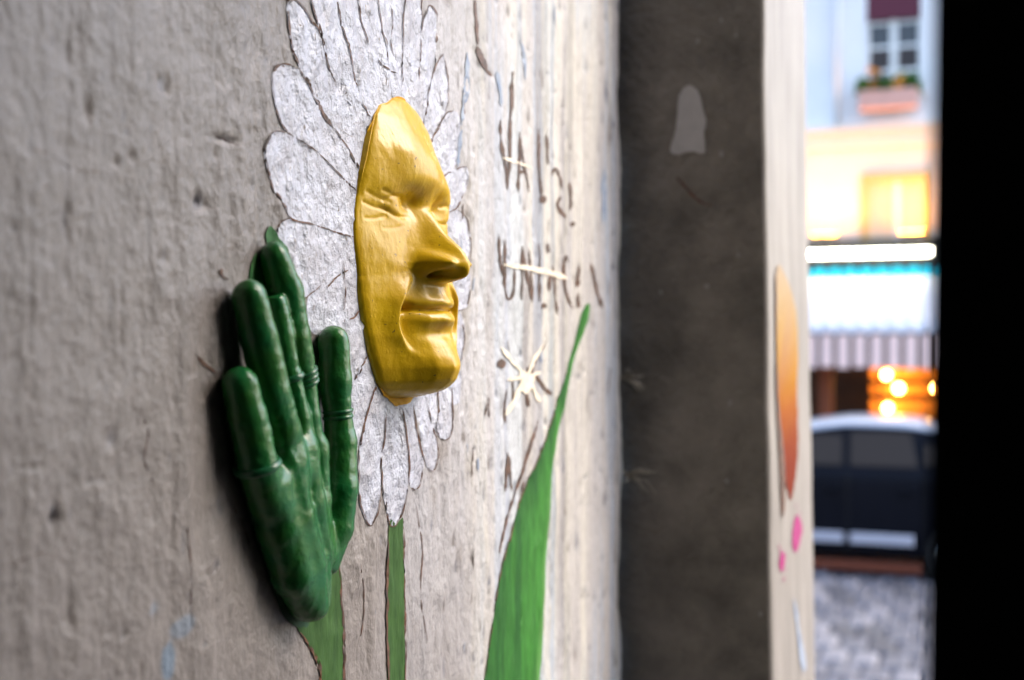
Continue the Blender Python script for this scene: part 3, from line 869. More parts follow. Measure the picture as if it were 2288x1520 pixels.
        # fold from nose wing round the mouth corner: cheek stands proud of the mouth
        C = curve([(sd_ * 1.75, -1.4), (sd_ * 2.5, -2.3), (sd_ * 3.25, -3.4), (sd_ * 3.5, -4.4), (sd_ * 3.3, -5.5), (sd_ * 2.6, -6.6), (sd_ * 1.9, -7.2)])
        d, sg_ = dist(C)
        outside = sg_ * sd_ > 0
        vf = sstep(-7.4, -5.6, Vg) * sstep(-1.4, -3.4, Vg)
        sdd = np.where(outside, d, -d)
        Wd += (.46 * sstep(-.22, .30, sdd) * np.exp(-(np.clip(sdd, 0, 9) / 1.0) ** 2) - .10 * np.exp(-((sdd + .35) / .5) ** 2)) * vf
        # mouth corner
        Wd -= .32 * G(sd_ * 2.85, -4.0, .38, .34)
    # muzzle, lips, chin
    Wd += .40 * G(0, -3.6, 2.1, 1.2)
    Wd += .20 * G(0, -3.55, 2.2, .38)
    Wd += .40 * G(0, -4.72, 2.0, .40)
    C = catmull([(-2.9, -3.98), (-1.5, -4.06), (0, -4.02), (1.5, -4.06), (2.9, -3.98)], 14)
    d, _ = dist(C)
    Wd -= .30 * np.exp(-(d / .16) ** 2) + .12 * np.exp(-(d / .34) ** 2)
    Wd -= .22 * G(0, -5.65, 1.9, .38)
    Wd += .38 * G(0, -7.7, 1.9, 1.1)
    Wd -= .09 * G(0, -2.95, .22, .55)
    # nostrils
    dz = np.zeros_like(Wd)
    du = np.zeros_like(Wd)
    for sd_ in (-1, 1):
        n_ = np.exp(-(np.abs((U - sd_ * .85) / .42) ** 3) - np.abs((Vg + 1.66 + .1 * (sd_ * U - .85)) / .25) ** 3)
        Wd -= 1.2 * n_
    # the tip overhangs a little
    prot = np.clip(Wd - 3.2, 0, 3) * np.exp(-((Vg + 1.75) / .55) ** 2) * np.exp(-(U / 1.6) ** 2)
    dz -= .08 * prot
    # hand-made unevenness, brush strokes, grit in the paint
    ez = np.clip((1 - np.abs(Sg)) / .05, 0, 1)
    Wd += ez * (.05 * fbm(U * .7 + 3, Vg * .6, 2) + .010 * fbm(U * 4 + 1, Vg * 1.5 + 5, 3))
    gr = fbm(U * 7 + 2, Vg * 7 + 8, 2)
    Wd += .06 * np.clip(gr - .62, 0, 1) * ez
    Wd -= .11 * np.exp(-((U + .1 * Vg - 1.2) / .10) ** 2) * sstep(5, 6, Vg) * sstep(8.6, 7.6, Vg) * (fbm(U * 3, Vg * 4, 2) > -.1)
    Wd = np.maximum(Wd, .02 * ez)
    X = FC[0] + (U + du) / 100
    Z = FC[2] + (Vg + dz) / 100
    Y = -(Wd / 100) + np.where(np.abs(Sg) > .9999, .004, 0) + .0005
    Y[0, :] = .004
    Y[-1, :] = .004
    vtx = np.c_[X.ravel(), Y.ravel(), Z.ravel()]
    ii = np.arange(U.size).reshape(U.shape)
    q = np.stack([ii[:-1, :-1], ii[1:, :-1], ii[1:, 1:], ii[:-1, 1:]], -1).reshape(-1, 4)
    return vtx, q


M_yel_f = mat('yellow_wall_paint', (.62, .36, .006), rough=.65, spec=.2, var=.5, vscale=90, tint=(.45, .22, .004), bump=.6, bscale=260)
face = empty('face_cast', (FC[0], 0, FC[2] - .1), 'yellow painted plaster face with closed eyes fixed to the wall in the flower', 'sculpture')
fv, fq = build_face()
pydata('face', fv, fq, M_yel, face)
film_fill('paint_smear', W2([(838, 845), (842, 872), (849, 884), (858, 890), (868, 899), (878, 908), (888, 905), (898, 903), (908, 898), (917, 888), (930, 884), (940, 850), (890, 830)], 4, True), M_yel_f, face, off=.0011)
film_fill('paint_smear', W2([(820, 300), (828, 262), (842, 240), (860, 228), (880, 216), (898, 222), (905, 240), (915, 262), (930, 300), (890, 320)], 4, True), M_yel_f, face, off=.0011)

# ------------------------------------------------------------------ the green hand
M_grn = mat('green_gloss_paint', (.007, .135, .042), rough=.23, spec=.5, var=.35, vscale=45, bump=.4, bscale=160, bdist=.002, tint=(.026, .125, .018), specks=.5)
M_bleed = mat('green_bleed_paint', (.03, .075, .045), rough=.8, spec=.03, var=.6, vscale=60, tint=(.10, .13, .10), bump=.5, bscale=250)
M_ring = mat('green_ring_paint', (.012, .12, .045), rough=.28, var=.3, vscale=60)


def jp(px, py, wcm, rpx):
    p = on_wall(px, py, (wcm - .4) / 100)      # half sunk into the plaster
    dep = (p - EYE) @ FWD
    return p, rpx / F * dep


FINGERS = {
    'A': [(535, 860, 1.5, 41), (551, 930, 1.6, 43), (572, 1030, 1.7, 45), (600, 1120, 1.5, 46)],
    'B': [(557, 664, 1.7, 39), (578, 750, 1.8, 42), (604, 870, 1.9, 41), (628, 960, 1.8, 43), (650, 1050, 1.6, 44)],
    'C': [(615, 668, 1.4, 24), (629, 750, 1.5, 27), (646, 840, 1.6, 26), (665, 930, 1.7, 30), (675, 1010, 1.7, 33)],
    'D': [(613, 575, 1.2, 35), (637, 650, 1.3, 40), (654, 750, 1.4, 38), (674, 840, 1.4, 31), (687, 930, 1.6, 28), (698, 1010, 1.6, 30)],
    'E': [(745, 764, 1.2, 36), (748, 850, 1.3, 37), (755, 925, 1.4, 29), (760, 990, 1.5, 37), (757, 1090, 1.6, 44), (748, 1180, 1.5, 41), (735, 1260, 1.4, 26)],
}
PALM = [[(600, 1080, 1.4, 52), (624, 1180, 1.4, 54), (654, 1280, 1.35, 51), (684, 1345, 1.25, 44)],
        [(640, 1030, 1.9, 42), (660, 1150, 1.9, 41), (688, 1260, 1.7, 40), (698, 1350, 1.4, 38)],
        [(674, 1000, 1.9, 34), (692, 1120, 1.9, 35), (710, 1230, 1.7, 34), (712, 1340, 1.4, 28)],
        [(702, 1000, 1.6, 32), (708, 1120, 1.6, 32), (720, 1240, 1.5, 30)]]


def chain_sdf(P, chain, k=0.0):
    best = None
    for (p0, r0), (p1, r1) in zip(chain[:-1], chain[1:]):
        ab = p1 - p0
        t = np.clip(((P - p0) @ ab) / (ab @ ab), 0, 1)
        d = np.linalg.norm(P - p0 - t[..., None] * ab, axis=-1) - (r0 + (r1 - r0) * t)
        best = d if best is None else smin(best, d, .002)
    return best


def smin(a, b, k):
    h = np.clip(.5 + .5 * (b - a) / k, 0, 1)
    return b * (1 - h) + a * h - k * h * (1 - h)


def surface_nets(fn, lo, hi, h):
    ax = [np.arange(lo[i], hi[i], h) for i in range(3)]
    sh = tuple(len(a) for a in ax)
    D = np.empty(sh)
    for i, x in enumerate(ax[0]):
        yy, zz = np.meshgrid(ax[1], ax[2], indexing='ij')
        D[i] = fn(np.stack([np.full_like(yy, x), yy, zz], -1))
    inside = D < 0
    cell = np.zeros(tuple(s - 1 for s in sh), int)
    for dx in (0, 1):
        for dy in (0, 1):
            for dz in (0, 1):
                cell += inside[dx:sh[0] - 1 + dx, dy:sh[1] - 1 + dy, dz:sh[2] - 1 + dz]
    act = (cell > 0) & (cell < 8)
    ids = np.full(act.shape, -1)
    ids[act] = np.arange(act.sum())
    c = np.argwhere(act)
    acc, cnt = np.zeros((len(c), 3)), np.zeros(len(c))
    corners = [(a, b, d) for a in (0, 1) for b in (0, 1) for d in (0, 1)]
    for a in corners:
        for axis in range(3):
            if a[axis] == 0:
                b = list(a)
                b[axis] = 1
                da, db = D[tuple((c + a).T)], D[tuple((c + b).T)]
                k = (da < 0) != (db < 0)
                t = da[k] / (da[k] - db[k])
                acc[k] += np.array(a) + t[:, None] * (np.array(b) - np.array(a))
                cnt[k] += 1
    vtx = np.array(lo) + (c + acc / cnt[:, None]) * h
    quads = []
    for axis in range(3):
        u, v_ = (axis + 1) % 3, (axis + 2) % 3
        sl0, sl1 = [slice(None)] * 3, [slice(None)] * 3
        sl0[axis], sl1[axis] = slice(0, -1), slice(1, None)
        a, b = inside[tuple(sl0)], inside[tuple(sl1)]
        e = np.argwhere(a != b)
        ok = (e[:, u] > 0) & (e[:, v_] > 0) & (e[:, u] < sh[u] - 1) & (e[:, v_] < sh[v_] - 1)
        e = e[ok]
        eu, ev = np.zeros(3, int), np.zeros(3, int)
        eu[u], ev[v_] = 1, 1
        q = np.stack([ids[tuple((e - eu - ev).T)], ids[tuple((e - ev).T)], ids[tuple(e.T)], ids[tuple((e - eu).T)]], 1)
        flip = ~a[tuple(e.T)]
        q[flip] = q[flip][:, ::-1]
        quads.append(q)
    return vtx, np.concatenate(quads)


fing = {k: [jp(*j) for j in v] for k, v in FINGERS.items()}
palm = [[jp(*j) for j in c] for c in PALM]
# the broken finger is cut off flat
ctop = fing['C'][0][0]
cdir = (fing['C'][0][0] - fing['C'][1][0])
cdir /= np.linalg.norm(cdir)
CREASES = []
for kf in 'ABDE':
    ch = fing[kf]
    for (p, r), (p2, r2) in zip(ch[1:3], ch[2:4]):
        CREASES.append((p * .5 + p2 * .5, (p2 - p) / np.linalg.norm(p2 - p)))


def hand_sdf(P):
    Fd = None
    for kf in 'ABCDE':
        d = chain_sdf(P, fing[kf])
        if kf == 'C':
            cut = (P - (ctop + cdir * .002)) @ cdir
            d = -smin(-d, -cut, .0015)
        Fd = d if Fd is None else smin(Fd, d, .0009)
    Pd = None
    for c in palm:
        d = chain_sdf(P, c)
        Pd = d if Pd is None else smin(Pd, d, .0035)
    d = smin(Fd, Pd, .0045)
    # tendons and lumps of the plaster
    q = P.reshape(-1, 3)
    n = vn3(q * np.array([150, 150, 38]) + 3.3).reshape(d.shape) * .0004 + vn3(q * 320 + 9.1).reshape(d.shape) * .00022
    for c, ax in CREASES:
        t = (P - c) @ ax
        rr = np.linalg.norm(P - c, axis=-1)
        n = n - .0004 * np.exp(-(t / .0012) ** 2) * (rr < .02) + .0004 * np.exp(-(t / .008) ** 2) * (rr < .022)
    return d - n


allj = [p for c in list(fing.values()) + palm for p, r in c]
lo = np.min(allj, 0) - .022
hi = np.max(allj, 0) + .022
hi[1] = .004
hvx, hq = surface_nets(hand_sdf, lo, hi, .00125)
ho = on_wall(690, 1390)
hand = empty('hand_cast', (ho[0], 0, ho[2]), 'green painted plaster hand with fingers pointing up fixed to the wall left of the face', 'sculpture')
pydata('hand', hvx, hq, M_grn, hand)


def ring(px, py, wcm, rpx, axis, th=.0018, n=26):
    c, r = jp(px, py, wcm, rpx)
    axis = axis / np.linalg.norm(axis)
    a = np.cross(axis, [0, 1, 0])
    a /= np.linalg.norm(a)
    b = np.cross(axis, a)
    pts = [c + r * (math.cos(g) * a + math.sin(g) * b) for g in np.linspace(0, 2 * math.pi, n, endpoint=False)]
    return tube('ring', pts, th, M_ring, hand, 8, closed=True)


def fdir(k, i):
    return fing[k][i][0] - fing[k][i + 1][0]


ring(574, 1042, 1.7, 46.5, fdir('A', 1), .0024)
ring(646, 842, 1.6, 27, fdir('C', 1), .0020)
for dy in (-12, 0, 12):
    ring(675 + dy * .15, 842 + dy, 1.4, 32.5, fdir('D', 2), .0013)
for dy in (-6, 7):
    ring(755, 925 + dy, 1.4, 30, fdir('E', 1), .0014)
M_grn_f = mat('green_wall_paint', (.05, .14, .04), rough=.6, spec=.2, var=.6, vscale=70, tint=(.02, .12, .04), bump=.5, bscale=300)
film_fill('painted_stem', W2([(662, 1385), (674, 1420), (692, 1448), (706, 1480), (713, 1530), (716, 1600), (764, 1600), (765, 1520), (765, 1430), (762, 1348), (755, 1267), (700, 1250)], 4, True), M_stem, hand, off=.0006)
film_line('outline', [(668, 1412), (690, 1446), (705, 1478), (712, 1530), (715, 1590)], 5, M_line, hand, seed=5.1)
film_line('outline', [(754, 1262), (759, 1320), (765, 1400), (768, 1470), (768, 1580)], 5, M_line, hand, seed=6.1)
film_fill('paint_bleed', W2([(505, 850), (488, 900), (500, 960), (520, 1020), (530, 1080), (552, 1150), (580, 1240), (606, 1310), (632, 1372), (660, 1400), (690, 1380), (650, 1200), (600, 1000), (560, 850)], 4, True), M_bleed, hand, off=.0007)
film_fill('paint_smear', W2([(590, 545), (585, 525), (596, 505), (606, 520), (612, 535), (640, 560), (620, 600), (595, 580)], 4, True), M_grn_f, hand, off=.0009)
film_fill('paint_smear', W2([(550, 640), (546, 605), (553, 578), (562, 566), (569, 582), (580, 592), (588, 630), (592, 690), (570, 700)], 4, True), M_grn_f, hand, off=.0008)
sc1 = mark_group('scratch', 455, 820, 'thin dark scratch on the wall beside the shortest green finger', 'paint mark')
strokes(sc1, [([(434, 798), (452, 814), (474, 833)], 6)], M_line)
sc2 = mark_group('scratch', 490, 620, 'small dark hook-shaped scratch left of the long green fingers', 'paint mark')
strokes(sc2, [([(483, 600), (484, 612), (490, 620), (502, 625)], 7)], M_line)

# ------------------------------------------------------------------ the street
M_road = mat('sett_joint', (.10, .10, .11), rough=.8, var=.4, vscale=8, bump=.5, bscale=20, bdist=.02)
M_sett = mat('grey_sett', (.145, .148, .175), rough=.45, var=.35, vscale=5, bump=.4, bscale=40, bdist=.01)
M_pave = mat('paving', (.30, .20, .15), rough=.6, var=.3, vscale=4)
M_kerb = mat('kerb_stone', (.34, .28, .25), rough=.6, var=.3, vscale=8)
XF = 16.0
street = box('street', (1.9, -40, -.3), (15.0, 40, 0), M_road)
tag(street, kind='structure')
setts = []
for k in range(4):
    bm = bmesh.new()
    bmesh.ops.create_cube(bm, size=1)
    for vtx in bm.verts:
        vtx.co = Vector((vtx.co.x * .40, vtx.co.y * .205, vtx.co.z * .10)) * 1.0
        if vtx.co.z > 0:
            vtx.co += Vector((rng.uniform(-.012, .012), rng.uniform(-.01, .01), rng.uniform(-.012, .012)))
    bmesh.ops.bevel(bm, geom=[e for e in bm.edges if max(vt.co.z for vt in e.verts) > 0], offset=.022, segments=1, affect='EDGES')
    me = bpy.data.meshes.new('cobble')
    bm.to_mesh(me)
    bm.free()
    me.materials.append((M_sett, mat('pale_sett', (.22, .22, .25), rough=.5, var=.35, vscale=5), mat('dark_sett', (.085, .088, .105), rough=.45, var=.35, vscale=5), M_sett)[k])
    setts.append(me)
for i in range(14):
    for j in range(13):
        o = bpy.data.objects.new('cobble', setts[int(rng.integers(4))])
        COL.objects.link(o)
        o.parent = street
        o.location = (8.4 + i * .43, -.95 + j * .225 + (i % 2) * .11, .0 + rng.uniform(-.008, .008))
        o.rotation_euler = (rng.uniform(-.02, .02), rng.uniform(-.02, .02), rng.uniform(-.03, .03))
tag(box('pavement', (15.15, -40, -.3), (XF + .5, 40, .12), M_pave), kind='structure')
tag(box('kerb', (15.0, -40, -.3), (15.15, 40, .13), M_kerb, bev=.01), kind='structure')

M_own = mat('own_house_render', (.34, .31, .28), rough=.8, var=.2, vscale=2)
for (a, b, lab) in ((.26, 14, 'plain house front on the near side of the street, left of the passage'), (-16, -2.6, 'plain house front on the near side of the street, right of the passage')):
    tag(box('house', (1.50, a, 0), (1.72, b, 4.4), M_own), lab, 'house')

# ------------------------------------------------------------------ the house across the street
M_fac = mat('white_render', (.86, .87, .88), rough=.8, var=.10, vscale=2, bump=.2, bscale=20, bdist=.01)
M_warm = mat('cream_render', (.82, .74, .62), rough=.7, var=.1, vscale=2)
M_frame = mat('white_window_paint', (.78, .78, .76), rough=.4)
M_glass = mat('dark_window_glass', (.03, .03, .035), rough=.08, spec=.6)
M_blind = mat('wine_red_blind', (.10, .012, .03), rough=.7)
M_slat = mat('grey_curtain', (.06, .05, .05), rough=.8)
M_box = mat('pink_flower_box', (.75, .42, .34), rough=.6, var=.2, vscale=10)
M_leafs = mat('window_box_leaves', (.06, .16, .02), rough=.6)
M_flow = mat('window_box_flowers', (.75, .30, .04), rough=.6)
M_band = mat('black_sign_band', (.012, .012, .012), rough=.4)
M_tube = mat('tube_light_glow', (.9, .9, .85), emit=(1.0, .96, .72), estr=7)
M_wood = mat('dark_shop_wood', (.07, .03, .015), rough=.5, var=.4, vscale=6)
M_bulb = mat('bulb_glow', (1, .8, .5), emit=(1.0, .46, .09), estr=20)
M_led = mat('floodlight_glow', (1, .8, .5), emit=(1.0, .36, .04), estr=44)
M_awn = mat('white_awning_cloth', (.66, .67, .72), rough=.8, var=.08, vscale=3)
M_awn2 = mat('pale_pink_awning_cloth', (.95, .68, .60), rough=.8, var=.1, vscale=3)
M_awn3 = mat('brown_awning_seam', (.10, .055, .045), rough=.8)
M_turq = mat('turquoise_reflection', (.0, .50, .66), rough=.6)  # turquoise reflection of the tube light, put into the colour


def zy(px, py, X=XF):
    p = at_x(px, py, X)
    return p[1], p[2]


house = empty('house', (XF, .4, .12), 'white rendered house across the street with a lit shopfront and an upper window', 'house')
zc_ = zy(1950, 282)[1]
zband1, zband0 = zy(1950, 536)[1], zy(1950, 598)[1]
# shell: upper wall around the window, warm storey, shop opening
wl, wr = zy(1936, 100)[0], zy(2058, 100)[0]
wb, wt = zy(1995, 208)[1], zy(1995, 10)[1] + 1.05
Y0, Y1, ZT = -5.0, 6.0, 8.2
box('wall', (XF, Y0, zc_), (XF + .3, wr, ZT), M_fac, house)
box('wall', (XF, wl, zc_), (XF + .3, Y1, ZT), M_fac, house)
box('wall', (XF + .001, wr, zc_), (XF + .3, wl, wb), M_fac, house)
box('wall', (XF + .001, wr, wt), (XF + .3, wl, ZT), M_fac, house)
# cornice
for k, (a, b, pr) in enumerate([(0, .07, .16), (.07, .13, .12), (.13, .26, .07)]):
    box('cornice', (XF - pr, Y0, zc_ - b), (XF + .1, Y1, zc_ - a - .002), M_warm, house, bev=.008)
# warm lower storey with its window
w2l, w2r, w2t = zy(1940, 405)[0], zy(2068, 405)[0], zy(2000, 402)[1]
box('lower_wall', (XF + .02, Y0, zband1 - .05), (XF + .3, w2r, zc_ - .26), M_warm, house)
box('lower_wall', (XF + .02, w2l, zband1 - .05), (XF + .3, Y1, zc_ - .26), M_warm, house)
box('lower_wall', (XF + .021, w2r, w2t), (XF + .3, w2l, zc_ - .26), M_warm, house)
lw = empty('lit_window', (XF, (w2l + w2r) / 2, zband1))
lw.parent = house
lw.matrix_parent_inverse = house.matrix_world.inverted()
M_wf = mat('ochre_frame', (.62, .42, .14), rough=.5)
M_curt = mat('cream_curtain', (.80, .70, .52), rough=.8, var=.15, vscale=12, stretch=(1, 1, .1))
box('frame', (XF - .02, w2l, zband1), (XF + .06, w2l + .09, w2t + .09), M_wf, lw, bev=.006)
box('frame', (XF - .02, w2r - .09, zband1), (XF + .06, w2r, w2t + .09), M_wf, lw, bev=.006)
box('frame', (XF - .02, w2r + .001, w2t), (XF + .06, w2l - .001, w2t + .09), M_wf, lw, bev=.006)
ym = (w2l + w2r) / 2
box('mullion', (XF + .06, ym - .03, zband1), (XF + .11, ym + .03, w2t), M_frame, lw, bev=.006)
box('pane', (XF + .14, w2r, zband1), (XF + .16, ym - .031, w2t), M_curt, lw)
box('pane', (XF + .14, ym + .031, zband1), (XF + .16, w2l, w2t), M_curt, lw)
tube('drainpipe', [(XF - .05, zy(1872, 100)[0], zc_ + .02), (XF - .05, zy(1872, 100)[0], ZT)], .035, M_fac, house)
# upper window
uw = empty('window', (XF, (wl + wr) / 2, wb))
uw.parent = house
uw.matrix_parent_inverse = house.matrix_world.inverted()
ym = (wl + wr) / 2
for (a, b) in ((wl - .035, wl + .02), (wr - .02, wr + .035)):
    box('frame', (XF + .08, a, wb), (XF + .16, b, wt), M_frame, uw, bev=.006)
box('mullion', (XF + .07, ym - .045, wb), (XF + .16, ym + .045, wt), M_frame, uw, bev=.008)
hz = (zy(1995, 45)[1] - wb) / 3
for k in range(6):
    z0 = wb + k * hz
    for (a, b) in ((wr + .036, ym - .046), (ym + .046, wl - .036)):
        box('pane', (XF + .12, a, z0 + .02), (XF + .13, b, min(z0 + hz - .02, wt)), M_slat if k == 1 else M_glass, uw)
        if k:
            box('glazing_bar', (XF + .10, a, z0 - .011), (XF + .14, b, z0 + .011), M_frame, uw)
bz = zy(1995, 42)[1]
box('blind', (XF + .01, wr + .002, bz), (XF + .06, wl - .002, wt), M_blind, uw, bev=.01)
box('sill', (XF - .06, wr - .12, wb - .05), (XF + .07, wl + .12, wb - .003), M_fac, uw, bev=.008)
fb = empty('flower_box', (XF - .2, ym, wb - .25), 'pink flower box full of green plants under the upper window', 'flower box')
bl, br = zy(1922, 230)[0], zy(2052, 230)[0]
zb0, zb1 = zy(1990, 250)[1], zy(1990, 208)[1]
box('trough', (XF - .30, br, zb0), (XF - .07, bl, zb1), M_box, fb, bev=.02)
for k in range(16):
    yy = br + (bl - br) * (k + .5) / 16
    vv_, ff_ = [], []
    for q in range(26):
        c = np.array([XF - .18 + rng.normal(0, .04), yy + rng.normal(0, .025), zb1 + abs(rng.normal(.02, .06))])
        a, b = rng.normal(0, .03, 3), rng.normal(0, .03, 3)
        n0 = len(vv_)
        vv_ += [c - a - b, c + a - b, c + a + b, c - a + b]
        ff_.append((n0, n0 + 1, n0 + 2, n0 + 3))
    pydata('foliage', vv_, ff_, M_flow if k in (4, 5, 11, 12) else M_leafs, fb, smooth=False)
# sign band, tube light, floodlights behind the band
sb = box('sign_band', (XF - .14, -2.6, zband0), (XF - .02, 3.6, zband1), M_band, house, bev=.01)
zt_ = zy(1950, 568)[1]
yl_, yr_ = zy(1780, 568)[0] + .2, zy(2101, 568)[0]
rt = abs(zy(1950, 555)[1] - zy(1950, 581)[1]) * .26
tl = empty('tube_light', (XF - .2, .4, zt_), 'long glowing white tube light on the black band above the awning', 'light')
tube('glow_tube', [(XF - .2, yl_ + 1.0, zt_), (XF - .2, yl_, zt_), (XF - .2, yr_ + .06, zt_), (XF - .2, yr_ + .02, zt_), (XF - .2, yr_, zt_)], [rt, rt, rt, rt * .75, rt * .3], M_tube, tl, 14)
box('bracket', (XF - .17, yl_ + .5, zt_ - .05), (XF - .141, yl_ + .6, zt_ + .05), M_band, tl)
for k, (yy, lab) in enumerate(((1.15, 'left floodlight behind the black band washing the cream wall'), (.1, 'right floodlight behind the black band washing the cream wall'))):
    fl = empty('floodlight', (XF - .3, yy, zband1), lab, 'light')
    box('housing', (XF - .46, yy - .16, zband1 + .005), (XF - .30, yy + .16, zband1 + .05), M_band, fl, bev=.008)
    g = pydata('lens', [(XF - .45, yy - .15, zband1 + .056), (XF - .31, yy - .15, zband1 + .054), (XF - .31, yy + .15, zband1 + .054), (XF - .45, yy + .15, zband1 + .056)], [(0, 1, 2, 3)], M_led, fl, smooth=False)
    box('bracket', (XF - .40, yy - .02, zband1 - .03), (XF - .13, yy + .02, zband1 + .004), M_band, fl)

# awning: pleated cloth with a striped valance
XA = XF - 1.25
za0, za1 = zy(1950, 752, XA)[1], zband0 - .13
vz = zy(1950, 822, XA)[1]
aw = empty('awning', (XF, .4, za1), 'white pleated awning with turquoise light painted along its top edge and a striped valance over the shop', 'awning')
ys = np.arange(-1.6, 3.4, .03)
PL = .19
wav = .06 * np.abs(np.sin(np.pi * ys / PL)) ** .6
v, f = [], []
for i, y in enumerate(ys):
    for t in np.linspace(0, 1, 6):
        v.append((XF - .03 + (XA - XF + .03) * t, y, za1 + (za0 - za1) * t + wav[i] + .04 * math.sin(math.pi * t) * 0))
n6 = 6
for i in range(len(ys) - 1):
    for k in range(5):
        f.append((i * n6 + k, i * n6 + k + 1, (i + 1) * n6 + k + 1, (i + 1) * n6 + k))
o = pydata('cloth', v, f, M_awn, aw)
md = o.modifiers.new('t', 'SOLIDIFY')
md.thickness = .012
for i in range(int(-1.6 / PL), int(3.4 / PL)):
    y = i * PL
    box('valance_flap', (XA - .012, y + .03, vz + rng.uniform(-.01, .01)), (XA + .004, y + PL - .03, za0 + .02), M_awn2, aw, bev=.003)
    box('seam', (XA - .006, y - .0295, vz + .03), (XA + .002, y + .0295, za0 + .012), M_awn3, aw)
    bm = bmesh.new()
    bmesh.ops.create_circle(bm, cap_ends=True, segments=14, radius=PL * .48)  # discs that carry the painted turquoise glow
    for vt in bm.verts:
        vt.co = Vector((XF - .145, y + PL / 2 + vt.co.x, za1 + .06 + vt.co.y * .75))
    me = bpy.data.meshes.new('glow_disc')
    bm.to_mesh(me)
    bm.free()
    link('glow_disc', me, M_turq, aw, smooth=False)
box('front_bar', (XA - .01, -1.6, za0 - .004), (XA + .03, 3.4, za0 + .03), M_awn3, aw)

# shopfront and its warm interior
box('shop_back', (XF + 2.2, -2.6, .12), (XF + 2.3, 3.6, zband0), M_wood, house)
box('shop_side', (XF + .01, 3.6, .12), (XF + 2.3, 3.7, zband1), M_wood, house)
box('shop_side', (XF + .01, -2.7, .12), (XF + 2.3, -2.6, zband1), M_wood, house)
box('shop_ceiling', (XF - .01, -2.6, zband0 + .02), (XF + 2.3, 3.6, zband0 + .1), M_wood, house)
box('ground_wall', (XF, 3.7, .1), (XF + .3, Y1, zband1), M_fac, house)
box('ground_wall', (XF, Y0, .1), (XF + .3, -2.7, zband1), M_fac, house)
box('shop_panel', (XF, zy(1865, 900)[0], .12), (XF + .1, 3.59, 1.0), M_wood, house, bev=.02)
M_post = mat('red_brown_post', (.30, .08, .03), rough=.5)
box('shop_post', (XF - .02, zy(1860, 880)[0], .12), (XF + .06, zy(1830, 880)[0], zband0), M_post, house, bev=.02)
box('shop_post', (XF - .02, zy(1962, 880)[0] - .04, .12), (XF + .06, zy(1962, 880)[0], zband0), M_wood, house, bev=.01)
M_shelf = mat('orange_lit_board', (.85, .36, .05), rough=.5, var=.3, vscale=6)
XI = XF + 1.6
for py0, py1 in ((822, 848), (860, 882), (893, 935)):
    a, b = zy(1945, py0, XI), zy(2110, py1, XI)
    box('menu_board', (XI, b[0], b[1]), (XI + .05, a[0], a[1]), M_shelf, house, bev=.01)
for k, (px, py, r, lab) in enumerate([(1981, 838, .05, 'topmost glowing round bulb under the awning'), (2008, 868, .055, 'middle glowing bulb under the awning, right of the topmost one'),
                                      (1984, 912, .05, 'lowest orange glowing bulb under the awning, just above the car roof'), (2092, 868, .045, 'glowing bulb beside the black door edge under the awning')]):
    Xb = XF + 1.4
    y, z = zy(px, py, Xb)
    bu = empty('hanging_bulb', (Xb, y, z), lab, 'lamp', 'bulbs in the shop')
    bm = bmesh.new()
    bmesh.ops.create_uvsphere(bm, u_segments=16, v_segments=10, radius=r)
    bmesh.ops.translate(bm, verts=bm.verts, vec=(Xb, y, z))
    me = bpy.data.meshes.new('globe')
    bm.to_mesh(me)
    bm.free()
    link('globe', me, M_bulb, bu)
    tube('cord', [(Xb, y, z + r * .95), (Xb, y, zband0 + .02)], .008, M_band, bu, 6)

# ------------------------------------------------------------------ the parked car
M_car = mat('dark_blue_car_paint', (.006, .007, .011), rough=.3, spec=.08, coat=0, var=.2, vscale=3)
M_cglass = mat('car_glass', (.045, .036, .03), rough=.15, spec=.12)
M_mould = mat('grey_door_moulding', (.45, .46, .52), rough=.35)
M_rub = mat('tyre_rubber', (.012, .012, .012), rough=.8)
M_rim = mat('wheel_rim_metal', (.35, .35, .36), rough=.3, metallic=1)
M_head = mat('headlamp_glass', (.6, .6, .6), rough=.1)
M_tail = mat('tail_lamp', (.4, .01, .01), rough=.2)
XC = 13.85                      # centre line of the car; its near side faces the camera
car = empty('car', (XC, 1.0, 0), 'dark blue parked car with pale door mouldings in front of the shop', 'car')
yB = at_x(1890, 1000, XC - .8)[1]          # pillar between the doors
HWD = .84


def skin(name, rows, m, parent, closed_ends=True):
    n = len(rows[0])
    v = [p for r in rows for p in r]
    f = []
    for i in range(len(rows) - 1):
        for k in range(n - 1):
            f.append((i * n + k, i * n + k + 1, (i + 1) * n + k + 1, (i + 1) * n + k))
    o = pydata(name, v, f, m, parent)
    return o


